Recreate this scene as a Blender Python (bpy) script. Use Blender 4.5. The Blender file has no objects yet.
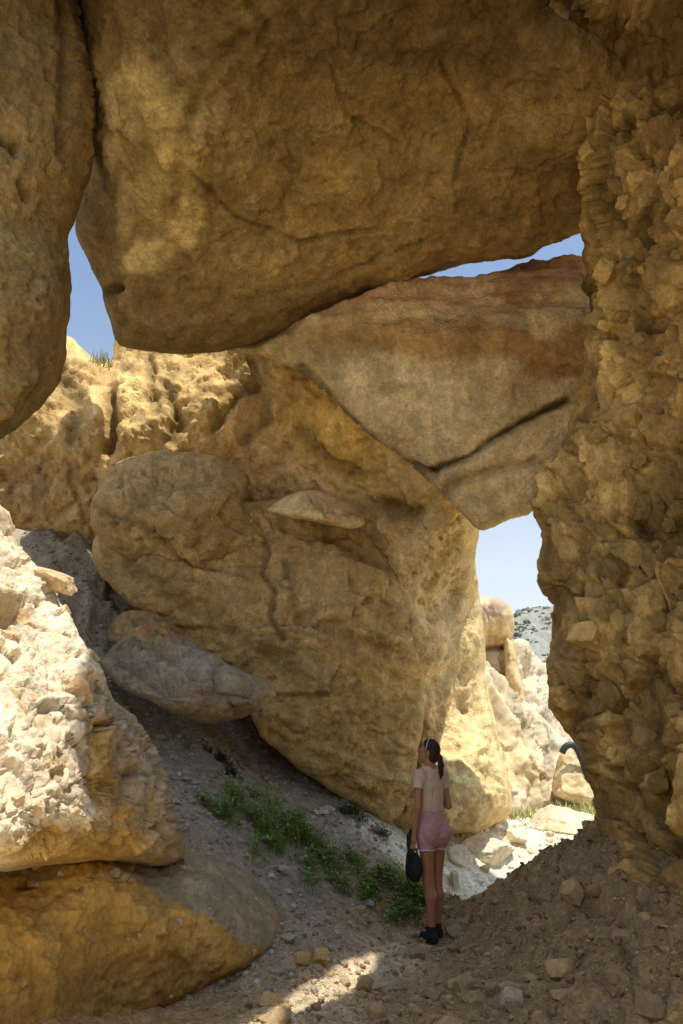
import bpy, bmesh, math, random
import numpy as np
from mathutils import Vector

random.seed(7)
RNG = np.random.default_rng(11)
S = bpy.context.scene
COL = S.collection

# ------------------------------------------------------------------ camera model (used as a surveying aid)
F, CX, CY, PHI, CAMZ = 683.0, 341.5, 512.0, math.radians(18.0), 1.7
SP, CP = math.sin(PHI), math.cos(PHI)

def P(px, py, Y):
    """world point seen in direction (px,py) at world distance Y in front of the camera"""
    px, py, Y = np.asarray(px, float), np.asarray(py, float), np.asarray(Y, float)
    u = (px - CX) / F; v = (CY - py) / F
    t = Y / (CP - v * SP)
    return np.stack([u * t, Y + 0 * t, CAMZ + t * (SP + v * CP)], -1)

def to_px(p):
    x, y, z = p[..., 0], p[..., 1], p[..., 2] - CAMZ
    d = np.maximum(y * CP + z * SP, 0.05)
    return CX + F * x / d, CY - F * (z * CP - y * SP) / d

# ------------------------------------------------------------------ noise
def _h(ix, iy, iz, s=0):
    h = (ix.astype(np.uint32) * np.uint32(374761393) + iy.astype(np.uint32) * np.uint32(668265263)
         + iz.astype(np.uint32) * np.uint32(2147483647) + np.uint32(s * 974711 & 0xffffffff))
    h = (h ^ (h >> np.uint32(13))) * np.uint32(1274126177)
    h = (h ^ (h >> np.uint32(16))) * np.uint32(2246822519)
    return h ^ (h >> np.uint32(15))

def _r(ix, iy, iz, s=0):
    return _h(ix, iy, iz, s).astype(np.float32) / np.float32(4294967295.0)

_G = np.array([[1,1,0],[-1,1,0],[1,-1,0],[-1,-1,0],[1,0,1],[-1,0,1],[1,0,-1],[-1,0,-1],
               [0,1,1],[0,-1,1],[0,1,-1],[0,-1,-1],[1,1,0],[-1,1,0],[0,-1,1],[0,-1,-1]], np.float32)

def perlin(p, s=0):
    p = np.asarray(p, np.float32)
    i = np.floor(p).astype(np.int64); f = p - i
    u = f * f * f * (f * (f * 6 - 15) + 10)
    out = np.zeros(p.shape[:-1], np.float32)
    for dx in (0, 1):
        wx = u[..., 0] if dx else 1 - u[..., 0]
        for dy in (0, 1):
            wy = u[..., 1] if dy else 1 - u[..., 1]
            for dz in (0, 1):
                wz = u[..., 2] if dz else 1 - u[..., 2]
                g = _G[_h(i[..., 0] + dx, i[..., 1] + dy, i[..., 2] + dz, s) & np.uint32(15)]
                d = g[..., 0] * (f[..., 0] - dx) + g[..., 1] * (f[..., 1] - dy) + g[..., 2] * (f[..., 2] - dz)
                out += wx * wy * wz * d
    return out

def fbm(p, oct=5, rough=0.5, s=0, ridged=False):
    p = np.asarray(p, np.float32); a, t, o = 1.0, 0.0, 0.0
    for k in range(oct):
        n = perlin(p * (2.03 ** k) + 17.3 * k, s + k)
        if ridged: n = 0.6 - 2 * np.abs(n)
        o = o + a * n; t += a; a *= rough
    return o / t * 1.6

def vor(p, s=0, jit=0.9):
    """nearest cell: F1, F2, random id, offset to the cell centre, cell ints"""
    p = np.asarray(p, np.float32); i = np.floor(p).astype(np.int64)
    n = p.shape[0]
    d1 = np.full(n, 9e9, np.float32); d2 = d1.copy()
    off = np.zeros((n, 3), np.float32); cid = np.zeros((n, 3), np.int64)
    for dx in (-1, 0, 1):
        for dy in (-1, 0, 1):
            for dz in (-1, 0, 1):
                c = i + np.array([dx, dy, dz])
                cx = c + 0.5 + jit * (np.stack([_r(c[:, 0], c[:, 1], c[:, 2], s + q) for q in (1, 2, 3)], -1) - 0.5)
                o = (p - cx).astype(np.float32); d = np.sqrt((o * o).sum(-1))
                m = d < d1
                d2 = np.where(m, d1, np.minimum(d2, d)); d1 = np.where(m, d, d1)
                off[m] = o[m]; cid[m] = c[m]
    return d1, d2, off, cid

def facets(p, scale, s=0, stretch=(1, 1, 1)):
    """broken angular chips: every cell is a tilted plane of its own height, with dark seams"""
    q = p / (scale * np.asarray(stretch, float))
    q = q + 0.12 * np.stack([perlin(q * 1.7, s + 31 + k) for k in range(3)], -1)
    d1, d2, off, c = vor(q, s)
    g = np.stack([_r(c[:, 0], c[:, 1], c[:, 2], s + 7 + k) - 0.5 for k in range(3)], -1) * 2
    h = _r(c[:, 0], c[:, 1], c[:, 2], s + 5) - 0.5
    e = np.clip((d2 - d1) / 0.07, 0, 1)
    return (g * off).sum(-1) * 0.9 + h * 0.9 - 0.35 * (1 - e) ** 2, h

def smooth(a, b, x):
    t = np.clip((x - a) / (b - a), 0, 1); return t * t * (3 - 2 * t)

# ------------------------------------------------------------------ thin plate splines and polygons
class TPS:
    def __init__(s, pts, val, lam=1e-3, sc=100.0):
        s.c = np.asarray(pts, float) / sc; s.sc = sc
        n = len(s.c)
        K = s._k(s.c, s.c) + lam * np.eye(n)
        Q = np.hstack([np.ones((n, 1)), s.c])
        A = np.zeros((n + 3, n + 3)); A[:n, :n] = K; A[:n, n:] = Q; A[n:, :n] = Q.T
        s.w = np.linalg.solve(A, np.concatenate([np.asarray(val, float), np.zeros(3)]))
    @staticmethod
    def _k(a, b):
        r2 = ((a[:, None, :] - b[None, :, :]) ** 2).sum(-1)
        return 0.5 * r2 * np.log(r2 + 1e-12)
    def __call__(s, p):
        p = np.asarray(p, float) / s.sc; out = np.empty(len(p)); n = len(s.c)
        for a in range(0, len(p), 20000):
            q = p[a:a + 20000]
            out[a:a + 20000] = s._k(q, s.c) @ s.w[:n] + s.w[n] + q @ s.w[n + 1:]
        return out

def outline(pts, jit=2.0, seed=0, seg=3.0):
    """smooth closed Catmull-Rom through pts with a broken, fractal edge"""
    p = np.asarray(pts, float); n = len(p); out = []
    for i in range(n):
        a, b, c, d = p[i - 1], p[i], p[(i + 1) % n], p[(i + 2) % n]
        k = max(1, int(np.hypot(*(c - b)) / seg)); t = np.arange(k)[:, None] / k
        al = 0.38
        m0 = (c - a) * al; m1 = (d - b) * al
        L = np.hypot(*(c - b)); 
        for m in (m0, m1):
            q = np.hypot(*m)
            if q > L: m *= L / q
        h = (2*t**3-3*t**2+1)*b + (t**3-2*t**2+t)*m0 + (-2*t**3+3*t**2)*c + (t**3-t**2)*m1
        out.append(h)
    o = np.vstack(out)
    q = np.stack([o[:, 0], o[:, 1], np.full(len(o), seed * 7.7)], -1)
    dx = fbm(q / 26.0, 4, 0.6, seed); dy = fbm(q / 26.0 + 50, 4, 0.6, seed + 9)
    return o + jit * np.stack([dx, dy], -1) * 1.3

def signed(poly, pts):
    """distance to the polygon, positive inside, and nearest boundary point"""
    a = poly; b = np.roll(poly, -1, 0); ab = b - a; L2 = (ab ** 2).sum(-1) + 1e-9
    n = len(pts); sd = np.empty(n); near = np.empty((n, 2))
    for k in range(0, n, 4000):
        q = pts[k:k + 4000]; aq = q[:, None, :] - a[None]
        t = np.clip((aq * ab[None]).sum(-1) / L2, 0, 1)
        c = a[None] + t[..., None] * ab[None]
        d2 = ((q[:, None, :] - c) ** 2).sum(-1); j = d2.argmin(1); r = np.arange(len(q))
        near[k:k + 4000] = c[r, j]
        cond = (a[None, :, 1] > q[:, None, 1]) != (b[None, :, 1] > q[:, None, 1])
        xi = a[None, :, 0] + (q[:, None, 1] - a[None, :, 1]) * ab[None, :, 0] / np.where(ab[None, :, 1] == 0, 1e-9, ab[None, :, 1])
        ins = ((cond & (q[:, None, 0] < xi)).sum(1) % 2) == 1
        sd[k:k + 4000] = np.where(ins, 1, -1) * np.sqrt(d2[r, j])
    return sd, near

def line_dist(pts, line):
    a = np.asarray(line[:-1], float); b = np.asarray(line[1:], float); ab = b - a
    L2 = (ab ** 2).sum(-1) + 1e-9; best = np.full(len(pts), 1e9)
    for i in range(len(a)):
        t = np.clip(((pts - a[i]) * ab[i]).sum(-1) / L2[i], 0, 1)
        best = np.minimum(best, np.hypot(*(pts - a[i] - t[:, None] * ab[i]).T))
    return best

# ------------------------------------------------------------------ mesh helpers
def mesh_np(name, V, faces, mat, tint=None, smooth_=True, origin=None, parent=None):
    """faces: (n,4) or (n,3) int array"""
    V = np.asarray(V, float)
    if origin is None: origin = np.array([V[:, 0].mean(), V[:, 1].mean(), V[:, 2].min()])
    origin = np.asarray(origin, float)
    me = bpy.data.meshes.new(name); k = faces.shape[1]; nf = len(faces)
    me.vertices.add(len(V)); me.vertices.foreach_set('co', (V - origin).astype(np.float32).ravel())
    me.loops.add(nf * k); me.loops.foreach_set('vertex_index', faces.astype(np.int32).ravel())
    me.polygons.add(nf); me.polygons.foreach_set('loop_start', np.arange(0, nf * k, k, dtype=np.int32))
    me.update(calc_edges=True)
    me.polygons.foreach_set('use_smooth', np.full(nf, smooth_, bool))
    if tint is not None:
        at = me.attributes.new('tint', 'FLOAT_COLOR', 'POINT')
        c = np.ones((len(V), 4), np.float32); c[:, :3] = tint
        at.data.foreach_set('color', c.ravel())
    me.validate(); me.materials.append(mat)
    ob = bpy.data.objects.new(name, me); COL.objects.link(ob)
    if parent is not None:
        ob.parent = parent; ob.location = Vector(origin) - parent.location
    else:
        ob.location = origin
    return ob

def tag(o, label=None, cat=None, group=None, kind=None):
    if label: o['label'] = label
    if cat: o['category'] = cat
    if group: o['group'] = group
    if kind: o['kind'] = kind
    return o

# ------------------------------------------------------------------ materials
def nodes(m):
    m.use_nodes = True; nt = m.node_tree; nt.nodes.clear(); return nt, nt.nodes, nt.links

def earth(name, scale=1.0, bump=1.0, grain=0.5, contrast=1.0, rough=0.95, fine=1.0, stain=.5, gain=1.12):
    m = bpy.data.materials.new(name); nt, N, L = nodes(m)
    out = N.new('ShaderNodeOutputMaterial'); b = N.new('ShaderNodeBsdfPrincipled')
    b.inputs['Roughness'].default_value = rough; b.inputs['Specular IOR Level'].default_value = 0.15
    L.new(b.outputs[0], out.inputs[0])
    tc = N.new('ShaderNodeTexCoord'); at = N.new('ShaderNodeAttribute'); at.attribute_name = 'tint'
    def noise(sc, det, ro, dist=0.0, stretch=None):
        n = N.new('ShaderNodeTexNoise'); n.inputs['Scale'].default_value = sc * scale
        n.inputs['Detail'].default_value = det; n.inputs['Roughness'].default_value = ro; n.inputs['Distortion'].default_value = dist
        if stretch:
            mp = N.new('ShaderNodeMapping'); mp.inputs['Scale'].default_value = stretch
            L.new(tc.outputs['Object'], mp.inputs[0]); L.new(mp.outputs[0], n.inputs[0])
        else: L.new(tc.outputs['Object'], n.inputs[0])
        return n.outputs[0]
    def rng(src, a, b_, c, d):
        r = N.new('ShaderNodeMapRange'); r.inputs[1].default_value = a; r.inputs[2].default_value = b_
        r.inputs[3].default_value = c; r.inputs[4].default_value = d; L.new(src, r.inputs[0]); return r.outputs[0]
    def mul(a, b_):
        x = N.new('ShaderNodeMath'); x.operation = 'MULTIPLY'; L.new(a, x.inputs[0]); L.new(b_, x.inputs[1]); return x.outputs[0]
    n1 = noise(1.3, 6, 0.6, 0.6); n2 = noise(7, 9, 0.7, 0.5); n3 = noise(32, 5, 0.65, 0.2)
    vo = N.new('ShaderNodeTexVoronoi'); vo.inputs['Scale'].default_value = 34 * scale; L.new(tc.outputs['Object'], vo.inputs[0])
    vo2 = N.new('ShaderNodeTexVoronoi'); vo2.inputs['Scale'].default_value = 85 * scale; L.new(tc.outputs['Object'], vo2.inputs[0])
    c = contrast
    val = mul(mul(rng(n1, .3, .7, 1 - .22 * c, 1 + .16 * c), rng(n2, .3, .7, 1 - .26 * c, 1 + .2 * c)), rng(n3, .3, .7, 1 - .2 * c, 1 + .16 * c))
    sep = N.new('ShaderNodeSeparateColor'); L.new(vo.outputs['Color'], sep.inputs[0])
    val = mul(val, rng(sep.outputs[0], 0, 1, 1 - .16 * grain, 1 + .14 * grain))
    n5 = noise(2.2, 6, .65, .5, (1.6, 1.6, .28)); val = mul(val, rng(n5, .35, .68, 1.12, .74))
    gn = N.new('ShaderNodeMath'); gn.operation = 'MULTIPLY'; L.new(val, gn.inputs[0]); gn.inputs[1].default_value = gain; val = gn.outputs[0]
    mx = N.new('ShaderNodeVectorMath'); mx.operation = 'SCALE'; L.new(at.outputs['Color'], mx.inputs[0]); L.new(val, mx.inputs['Scale'])
    # drift of hue: warm iron stain against pale dust
    n4 = noise(3.1, 7, 0.7, 0.8)
    hu = N.new('ShaderNodeMix'); hu.data_type = 'RGBA'; hu.blend_type = 'MULTIPLY'
    L.new(rng(n4, .42, .72, 0.0, stain), hu.inputs[0]); L.new(mx.outputs[0], hu.inputs[6]); hu.inputs[7].default_value = (1.0, .80, .56, 1)
    last = hu.outputs[2]
    L.new(last, b.inputs['Base Color'])
    # relief
    h1 = noise(11, 7, 0.58, 0.35); h2 = noise(48, 4, 0.55)
    a = N.new('ShaderNodeMath'); a.operation = 'ADD'; L.new(rng(h1, 0, 1, 0, 1.0), a.inputs[0]); L.new(rng(h2, 0, 1, 0, .22 * fine), a.inputs[1])
    a2 = N.new('ShaderNodeMath'); a2.operation = 'ADD'; L.new(a.outputs[0], a2.inputs[0]); L.new(rng(vo.outputs['Distance'], 0, .8, -.22 * grain, .14 * grain), a2.inputs[1])
    a3 = N.new('ShaderNodeMath'); a3.operation = 'ADD'; L.new(a2.outputs[0], a3.inputs[0]); L.new(rng(vo2.outputs['Distance'], 0, .8, -.12 * grain, .06 * grain), a3.inputs[1])
    am = N.new('ShaderNodeMath'); am.operation = 'MULTIPLY'; L.new(a3.outputs[0], am.inputs[0]); L.new(rng(n1, .36, .64, .25, 1.35), am.inputs[1]); a3 = am
    bp = N.new('ShaderNodeBump'); bp.inputs['Strength'].default_value = min(1.0, .9 * bump); bp.inputs['Distance'].default_value = .05 * bump
    L.new(a3.outputs[0], bp.inputs['Height']); L.new(bp.outputs[0], b.inputs['Normal'])
    return m

def plain(name, col, rough=0.8, spec=0.3, var=0.15, sc=40, bump=0.15, attr=False, sheen=0, trans=0):
    m = bpy.data.materials.new(name); nt, N, L = nodes(m)
    out = N.new('ShaderNodeOutputMaterial'); b = N.new('ShaderNodeBsdfPrincipled'); L.new(b.outputs[0], out.inputs[0])
    b.inputs['Roughness'].default_value = rough; b.inputs['Specular IOR Level'].default_value = spec
    tc = N.new('ShaderNodeTexCoord'); n = N.new('ShaderNodeTexNoise'); n.inputs['Scale'].default_value = sc; n.inputs['Detail'].default_value = 5
    L.new(tc.outputs['Object'], n.inputs[0])
    r = N.new('ShaderNodeMapRange'); r.inputs[1].default_value = .3; r.inputs[2].default_value = .7
    r.inputs[3].default_value = 1 - var; r.inputs[4].default_value = 1 + var; L.new(n.outputs[0], r.inputs[0])
    v = N.new('ShaderNodeVectorMath'); v.operation = 'SCALE'
    if attr:
        at = N.new('ShaderNodeAttribute'); at.attribute_name = 'tint'; L.new(at.outputs['Color'], v.inputs[0])
    else: v.inputs[0].default_value = col
    L.new(r.outputs[0], v.inputs['Scale']); L.new(v.outputs[0], b.inputs['Base Color'])
    if sheen: b.inputs['Sheen Weight'].default_value = sheen
    if bump:
        bp = N.new('ShaderNodeBump'); bp.inputs['Strength'].default_value = bump; bp.inputs['Distance'].default_value = .01
        L.new(n.outputs[0], bp.inputs['Height']); L.new(bp.outputs[0], b.inputs['Normal'])
    return m

M_SAND = earth('sandstone', 1.0, 0.8, 0.6, 1.15)
M_BRECCIA = earth('breccia', 1.2, 0.8, 0.5, 1.0)
M_MUD = earth('mudstone', 1.0, .75, 0.6, 1.05)
M_GRAVEL = earth('gravel_ground', 1.6, .9, 1.0, 1.1, stain=.2, gain=1.2)
M_STONE = earth('loose_stone', 3.0, 0.5, 0.4, 0.8, stain=.2, gain=1.15)
M_FAR = earth('far_rock', 0.35, .8, 0.5, .8, stain=.2, gain=1.25)

TAN = np.array([.44, .32, .185]); PALE = np.array([.54, .44, .31]); YEL = np.array([.50, .33, .12])
BROWN = np.array([.30, .20, .115]); GREY = np.array([.27, .245, .215]); RUST = np.array([.33, .17, .085]); DARK = np.array([.15, .10, .06])
OCHRE = np.array([.50, .35, .14])

# ------------------------------------------------------------------ the rock builder
SURF = {}
def rock(name, pts, ctrl, mat, base=TAN, zones=(), jit=2.0, seed=1, step=2.2, round_px=26, round_d=0.6, thick=1.2,
         disp=(), cracks=(), relief=0.5, fade=6, drop=None, post=None, warm=1.0, grit=1.0, flat=False, mask=None, sharp=None):
    poly = outline(pts, jit, seed)
    tps = TPS([c[:2] for c in ctrl], [c[2] for c in ctrl])
    x0, y0 = poly.min(0) - step; x1, y1 = poly.max(0) + step
    gx = np.arange(x0, x1 + step, step); gy = np.arange(y0, y1 + step, step)
    nx, ny = len(gx), len(gy)
    g = np.stack(np.meshgrid(gx, gy), -1).reshape(-1, 2)
    # exact distances near the outline only, interpolated from a coarse grid elsewhere
    K = 5
    cx_ = np.arange(x0, x1 + step * (K + 1), step * K); cy_ = np.arange(y0, y1 + step * (K + 1), step * K)
    cs, _ = signed(poly, np.stack(np.meshgrid(cx_, cy_), -1).reshape(-1, 2)); cs = cs.reshape(len(cy_), len(cx_))
    fx = np.clip((g[:, 0] - x0) / (step * K), 0, len(cx_) - 1.001); fy = np.clip((g[:, 1] - y0) / (step * K), 0, len(cy_) - 1.001)
    ix, iy = fx.astype(int), fy.astype(int); fx -= ix; fy -= iy
    sd = cs[iy, ix] * (1 - fx) * (1 - fy) + cs[iy, ix + 1] * fx * (1 - fy) + cs[iy + 1, ix] * (1 - fx) * fy + cs[iy + 1, ix + 1] * fx * fy
    near = g.copy(); cl = np.abs(sd) < step * K * 2.2
    sd[cl], near[cl] = signed(poly, g[cl])
    snap = sd < 0.35 * step
    keepv = sd > -0.95 * step
    g = np.where(snap[:, None], near, g); sdc = np.where(snap, 0, sd)
    idx = np.arange(nx * ny).reshape(ny, nx)
    q = np.stack([idx[:-1, :-1], idx[1:, :-1], idx[1:, 1:], idx[:-1, 1:]], -1).reshape(-1, 4)
    ok = keepv[q].all(1) & ((~snap)[q].any(1))
    q = q[ok]
    used = np.zeros(nx * ny, bool); used[q.ravel()] = True
    Y = np.zeros(nx * ny); Y[used] = tps(g[used])
    rr = np.clip(sdc / round_px, 0, 1)
    Y = Y + round_d * (1 - np.sqrt(np.maximum(0, 1 - (1 - rr) ** 2)))
    Y = np.maximum(Y, 0.4)
    V = P(g[:, 0], g[:, 1], Y)
    # normals on the grid
    G = V.reshape(ny, nx, 3)
    du = np.zeros_like(G); dv = np.zeros_like(G)
    du[:, 1:-1] = G[:, 2:] - G[:, :-2]; du[:, 0] = G[:, 1] - G[:, 0]; du[:, -1] = G[:, -1] - G[:, -2]
    dv[1:-1] = G[2:] - G[:-2]; dv[0] = G[1] - G[0]; dv[-1] = G[-1] - G[-2]
    n = np.cross(dv, du).reshape(-1, 3); n /= np.linalg.norm(n, axis=1, keepdims=True) + 1e-9
    view = V - np.array([0, 0, CAMZ]); view /= np.linalg.norm(view, axis=1, keepdims=True)
    n = n - np.maximum(0, (n * view).sum(-1, keepdims=True)) * view * 1.5
    u = np.where(used)[0]; p = V[u]; px = g[u]
    h = np.zeros(len(u))
    info = {}
    for d in disp: h = h + d(p, px, info)
    if grit:
        sc_ = max(.07, step * 2.6 * float(np.median(p[:, 1])) / F)
        h = h + grit * (.16 * sc_ * facets(p, sc_ * 1.5, seed + 60)[0] + .12 * sc_ * fbm(p / sc_, 3, .6, seed + 61, True) + .10 * sc_ * fbm(p / (sc_ * 4), 3, .6, seed + 62, True))
    if mask: h = h * mask(px)
    for line, w, dep in cracks:
        wob = 3.2 * fbm(np.stack([px[:, 0], px[:, 1], 0 * px[:, 0]], -1) / 22, 4, .6, seed + 3)
        ld = np.maximum(0, line_dist(px, line) + wob * .8 - 0.3)
        h = h - dep * np.exp(-(ld / w) ** 2)
        info['crack'] = np.maximum(info.get('crack', 0), np.exp(-(ld / (w * 1.2)) ** 2) * min(1, dep / .12))
    ef = np.clip(sdc[u] / fade, 0.0, 1)
    V[u] = p + n[u] * (h * ef)[:, None]
    # tint
    T = np.tile(np.asarray(base, float), (len(u), 1))
    wob = np.stack([fbm(p * 1.1 + 5, 5, .6, seed + 21), fbm(p * 1.1 + 9, 5, .6, seed + 22)], -1)
    for z in zones:
        zx, zy, rx, ry, colr, st = z[:6]; ang = z[6] if len(z) > 6 else 0
        d = px + wob * (14 + .25 * min(rx, ry)) - np.array([zx, zy]); ca, sa = math.cos(math.radians(ang)), math.sin(math.radians(ang))
        e = np.hypot((d[:, 0] * ca + d[:, 1] * sa) / rx, (-d[:, 0] * sa + d[:, 1] * ca) / ry)
        w = (st * smooth(1.15, .6, e))[:, None]
        T = T * (1 - w) + np.asarray(colr) * w
    lo = fbm(p * 0.7, 4, .6, seed + 40)[:, None]; hi = fbm(p * 5, 4, .6, seed + 41)[:, None]
    T = T * (1 + .22 * lo) * (1 + .16 * hi)
    hs = h - np.mean(h); hs = np.clip(hs / (np.std(h) + 1e-6), -2, 2)
    T = T * (1 + .06 * relief * hs[:, None])
    if 'crack' in info: T = T * (1 - .55 * info['crack'][:, None])
    if 'tint' in info: T = T * info['tint'][:, None]
    if post: T = post(T, p, px, n[u], h)
    T = T * (np.array([1.03, .962, .72]) ** warm)
    T = np.clip(T, .02, .85)
    # closed back
    remap = np.full(nx * ny, -1); remap[u] = np.arange(len(u)); Q = remap[q]
    k = np.minimum(1, sdc[u] / (round_px * 1.6))
    th = thick(px) if callable(thick) else thick
    B = V[u] + view[u] * (0.02 + th * np.sqrt(k))[:, None]
    if drop: B[:, 2] -= drop * np.sqrt(k)
    nb = len(u)
    e = np.sort(np.concatenate([Q[:, [0, 1]], Q[:, [1, 2]], Q[:, [2, 3]], Q[:, [3, 0]]]), 1)
    ed = np.concatenate([Q[:, [0, 1]], Q[:, [1, 2]], Q[:, [2, 3]], Q[:, [3, 0]]])
    key = e[:, 0].astype(np.int64) * (nb + 1) + e[:, 1]
    _, inv, cnt = np.unique(key, return_inverse=True, return_counts=True)
    bd = ed[cnt[inv] == 1]
    side = np.stack([bd[:, 1], bd[:, 0], bd[:, 0] + nb, bd[:, 1] + nb], -1)
    faces = np.concatenate([Q, Q[:, ::-1] + nb, side])
    ob = mesh_np(name, np.vstack([V[u], B]), faces, mat, np.vstack([T, T * .9]), not flat)
    if sharp: ob.data.set_sharp_from_angle(angle=math.radians(sharp))
    SURF[name] = (V[u].copy(), px, n[u], T)
    return ob

# displacement recipes (functions of the world position)
def D_fbm(sc, amp, oct=6, rough=.55, s=0, ridged=False, st=(1, 1, 1)):
    return lambda p, px, i: amp * fbm(p / (sc * np.asarray(st)), oct, rough, s, ridged)
def D_facet(sc, amp, s=0, st=(1, 1, 1), tintamt=.0):
    def f(p, px, i):
        h, r = facets(p, sc, s, st)
        if tintamt: i['tint'] = i.get('tint', 1) * (1 + tintamt * 2 * r)
        return amp * h
    return f
def D_flake(sc, amp, s=0, n=3.0, st=(1, 1, 1), sharp=.12):
    def f(p, px, i):
        k = fbm(p / (sc * np.asarray(st)), 5, .55, s) * n
        fl = np.floor(k); fr = k - fl
        q = fl + smooth(1 - sharp, 1, fr)
        i['tint'] = i.get('tint', 1) * (1 + .06 * np.sin(q * 2.4))
        return amp * (q - .25 * k)
    return f
def D_pits(sc, amp, prob=.4, s=0, size=.35):
    def f(p, px, i):
        d1, d2, off, c = vor(p / sc, s)
        on = (_r(c[:, 0], c[:, 1], c[:, 2], s + 3) < prob)
        k = np.clip(1 - (d1 / size) ** 2, 0, 1) * on
        i['tint'] = i.get('tint', 1) * (1 - .45 * k)
        return -amp * k
    return f
def D_lumps(sc, amp, s=0, st=(1, 1, 1)):
    def f(p, px, i):
        q = p / (sc * np.asarray(st)); q = q + .3 * np.stack([perlin(q * 1.3, s + k) for k in range(3)], -1)
        d1, d2, off, c = vor(q, s)
        r = _r(c[:, 0], c[:, 1], c[:, 2], s + 4)
        return amp * (np.sqrt(np.clip(1 - d1 * d1, 0, 1)) - .7) * (.4 + r)
    return f
def D_strata(sc, amp, s=0, tilt=(0.1, 0.05)):
    def f(p, px, i):
        z = p[:, 2] + tilt[0] * p[:, 0] + tilt[1] * p[:, 1] + .25 * sc * fbm(p * .8, 3, .5, s)
        q = np.stack([z / sc, 0 * z, 0 * z], -1)
        n = fbm(q + .3, 3, .6, s + 1)
        i['tint'] = i.get('tint', 1) * (1 + .12 * n)
        return amp * n
    return f

# ================================================================== GROUND
GP = [  # px, py, Y
 (437,945,6.7),(400,985,5.7),(320,1000,5.0),(250,1024,4.6),(450,1024,4.7),(550,1024,4.5),(640,1024,4.3),
 (600,831,6.5),(560,848,6.8),(520,873,7.0),(480,897,7.2),(455,912,7.2),
 (445,900,8.4),(500,872,9.5),(550,847,10.6),(590,820,12.2),(520,815,14),(560,800,18),(450,840,9.7),(475,834,9.9),(510,822,10.6),(470,857,9.4),(640,815,12.2),
 (575,893,5.8),(520,930,5.9),(600,930,5.2),(640,960,4.7),(540,980,5.1),(660,1000,4.4),(480,950,6.1),(480,985,5.4),
 (400,945,6.3),(360,915,6.8),(300,930,6.0),(280,950,5.6),(290,880,6.6),(330,850,7.6),(400,880,7.6),(425,862,8.6),(425,845,9.4),
 (350,800,9.0),(250,800,7.4),(200,745,8),(180,800,6.6),(240,745,8.8),(300,780,9.0),(230,860,6.2),(190,830,6.0),(140,780,6.6),
 (120,750,7),(50,750,6.5),(150,600,9.5),(60,560,9.0),(30,530,9.3),(110,640,8.6),(200,660,9.2),(60,640,8.0),(0,600,8.0),
 (60,1020,4.2),(130,1000,4.8),(200,980,5.2),(0,1024,3.9)]
gp = np.array(GP, float); G3 = P(gp[:, 0], gp[:, 1], gp[:, 2])
extra = np.array([(0,2.5,.12),(-2,2.5,.5),(1.6,2.5,.3),(0,0,.05),(-3,0,.3),(3,0,.3),(3,5,.8),(4,8,.8),(5,12,.5),(5,16,.35),(-6,10,4.8),(-7,7,4),(-5,5,2),
                  (-4,13,4.2),(-1,13,2.0),(1.2,12,.5),(-8,14,5),(6,20,.3),(0,20,.8),(2,22,.3),(-4,3,1.0)], float)
GC = np.vstack([G3, extra])
_gt = TPS(GC[:, :2], GC[:, 2], lam=2e-3, sc=3.0)
def ground_base(xy):
    z = _gt(xy)
    r = np.hypot(xy[:, 0] * 1.0, (xy[:, 1] - 8) * .75)
    w = smooth(9.0, 6.5, r)
    far = .3 + .012 * np.maximum(0, xy[:, 1] - 22)
    return z * w + far * (1 - w)
def ground_z(xy):
    xy = np.asarray(xy, float).reshape(-1, 2)
    z = ground_base(xy)
    p = np.stack([xy[:, 0], xy[:, 1], z * 0], -1)
    near = smooth(26, 14, np.hypot(xy[:, 0], xy[:, 1] - 6))
    berm = smooth(.6, 1.6, xy[:, 0]) * smooth(9, 7, xy[:, 1])
    f, _ = facets(p + 3, .34, 5)
    l = fbm(p / .9, 5, .55, 3); c = fbm(p / .22, 4, .6, 8); pl, _ = facets(p, .11, 9)
    hi = smooth(1.8, 3.0, z) * near
    z = z + hi * (.16 * facets(p, .55, 16)[0] + .06 * facets(p, .22, 17)[0] + .12 * fbm(p / .7, 4, .6, 18, True))
    return z + near * (.06 * l + .03 * c + .022 * pl) + near * berm * (.085 * f + .05 * facets(p, .16, 15)[0] + .03 * fbm(p / .3, 4, .6, 12, True))
def hit(px, py, Y0=2.0, Y1=26.0):
    ys = np.linspace(Y0, Y1, 1600); pts = P(np.full(1600, px), np.full(1600, py), ys)
    k = np.argmax(pts[:, 2] <= ground_z(pts[:, :2]))
    return pts[k]

def axis(fine0, fine1, st, far0, far1):
    a = list(np.arange(fine0, fine1, st)); d = st; v = fine1
    while v < far1: a.append(v); d *= 1.16; v += d
    d = st; v = fine0 - st; left = []
    while v > far0: left.append(v); d *= 1.16; v -= d
    return np.array(left[::-1] + a)
ax = axis(-3.6, 4.2, .026, -900, 900); ay = axis(3.6, 11.5, .026, -300, 2000)
gg = np.stack(np.meshgrid(ax, ay), -1).reshape(-1, 2); gz = ground_z(gg)
GV = np.column_stack([gg, gz]); idx = np.arange(len(gg)).reshape(len(ay), len(ax))
GQ = np.stack([idx[:-1, :-1], idx[:-1, 1:], idx[1:, 1:], idx[1:, :-1]], -1).reshape(-1, 4)
gpx, gpy = to_px(GV)
DIRT = np.array([.41, .29, .15]); GGREY = np.array([.40, .355, .28]); GPALE = np.array([.80, .72, .565])
wob = fbm(GV * [1, 1, 0] / .8, 5, .6, 77)
left = smooth(.35, -.25, GV[:, 0] - .28 * (GV[:, 1] - 6.7) + .45 * wob) * smooth(4.6, 5.6, GV[:, 1] + .3 * wob)
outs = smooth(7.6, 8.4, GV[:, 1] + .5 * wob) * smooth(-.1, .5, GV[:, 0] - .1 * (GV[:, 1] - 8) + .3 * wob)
T = DIRT[None] * (1 - left[:, None]) + GGREY[None] * left[:, None]
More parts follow.
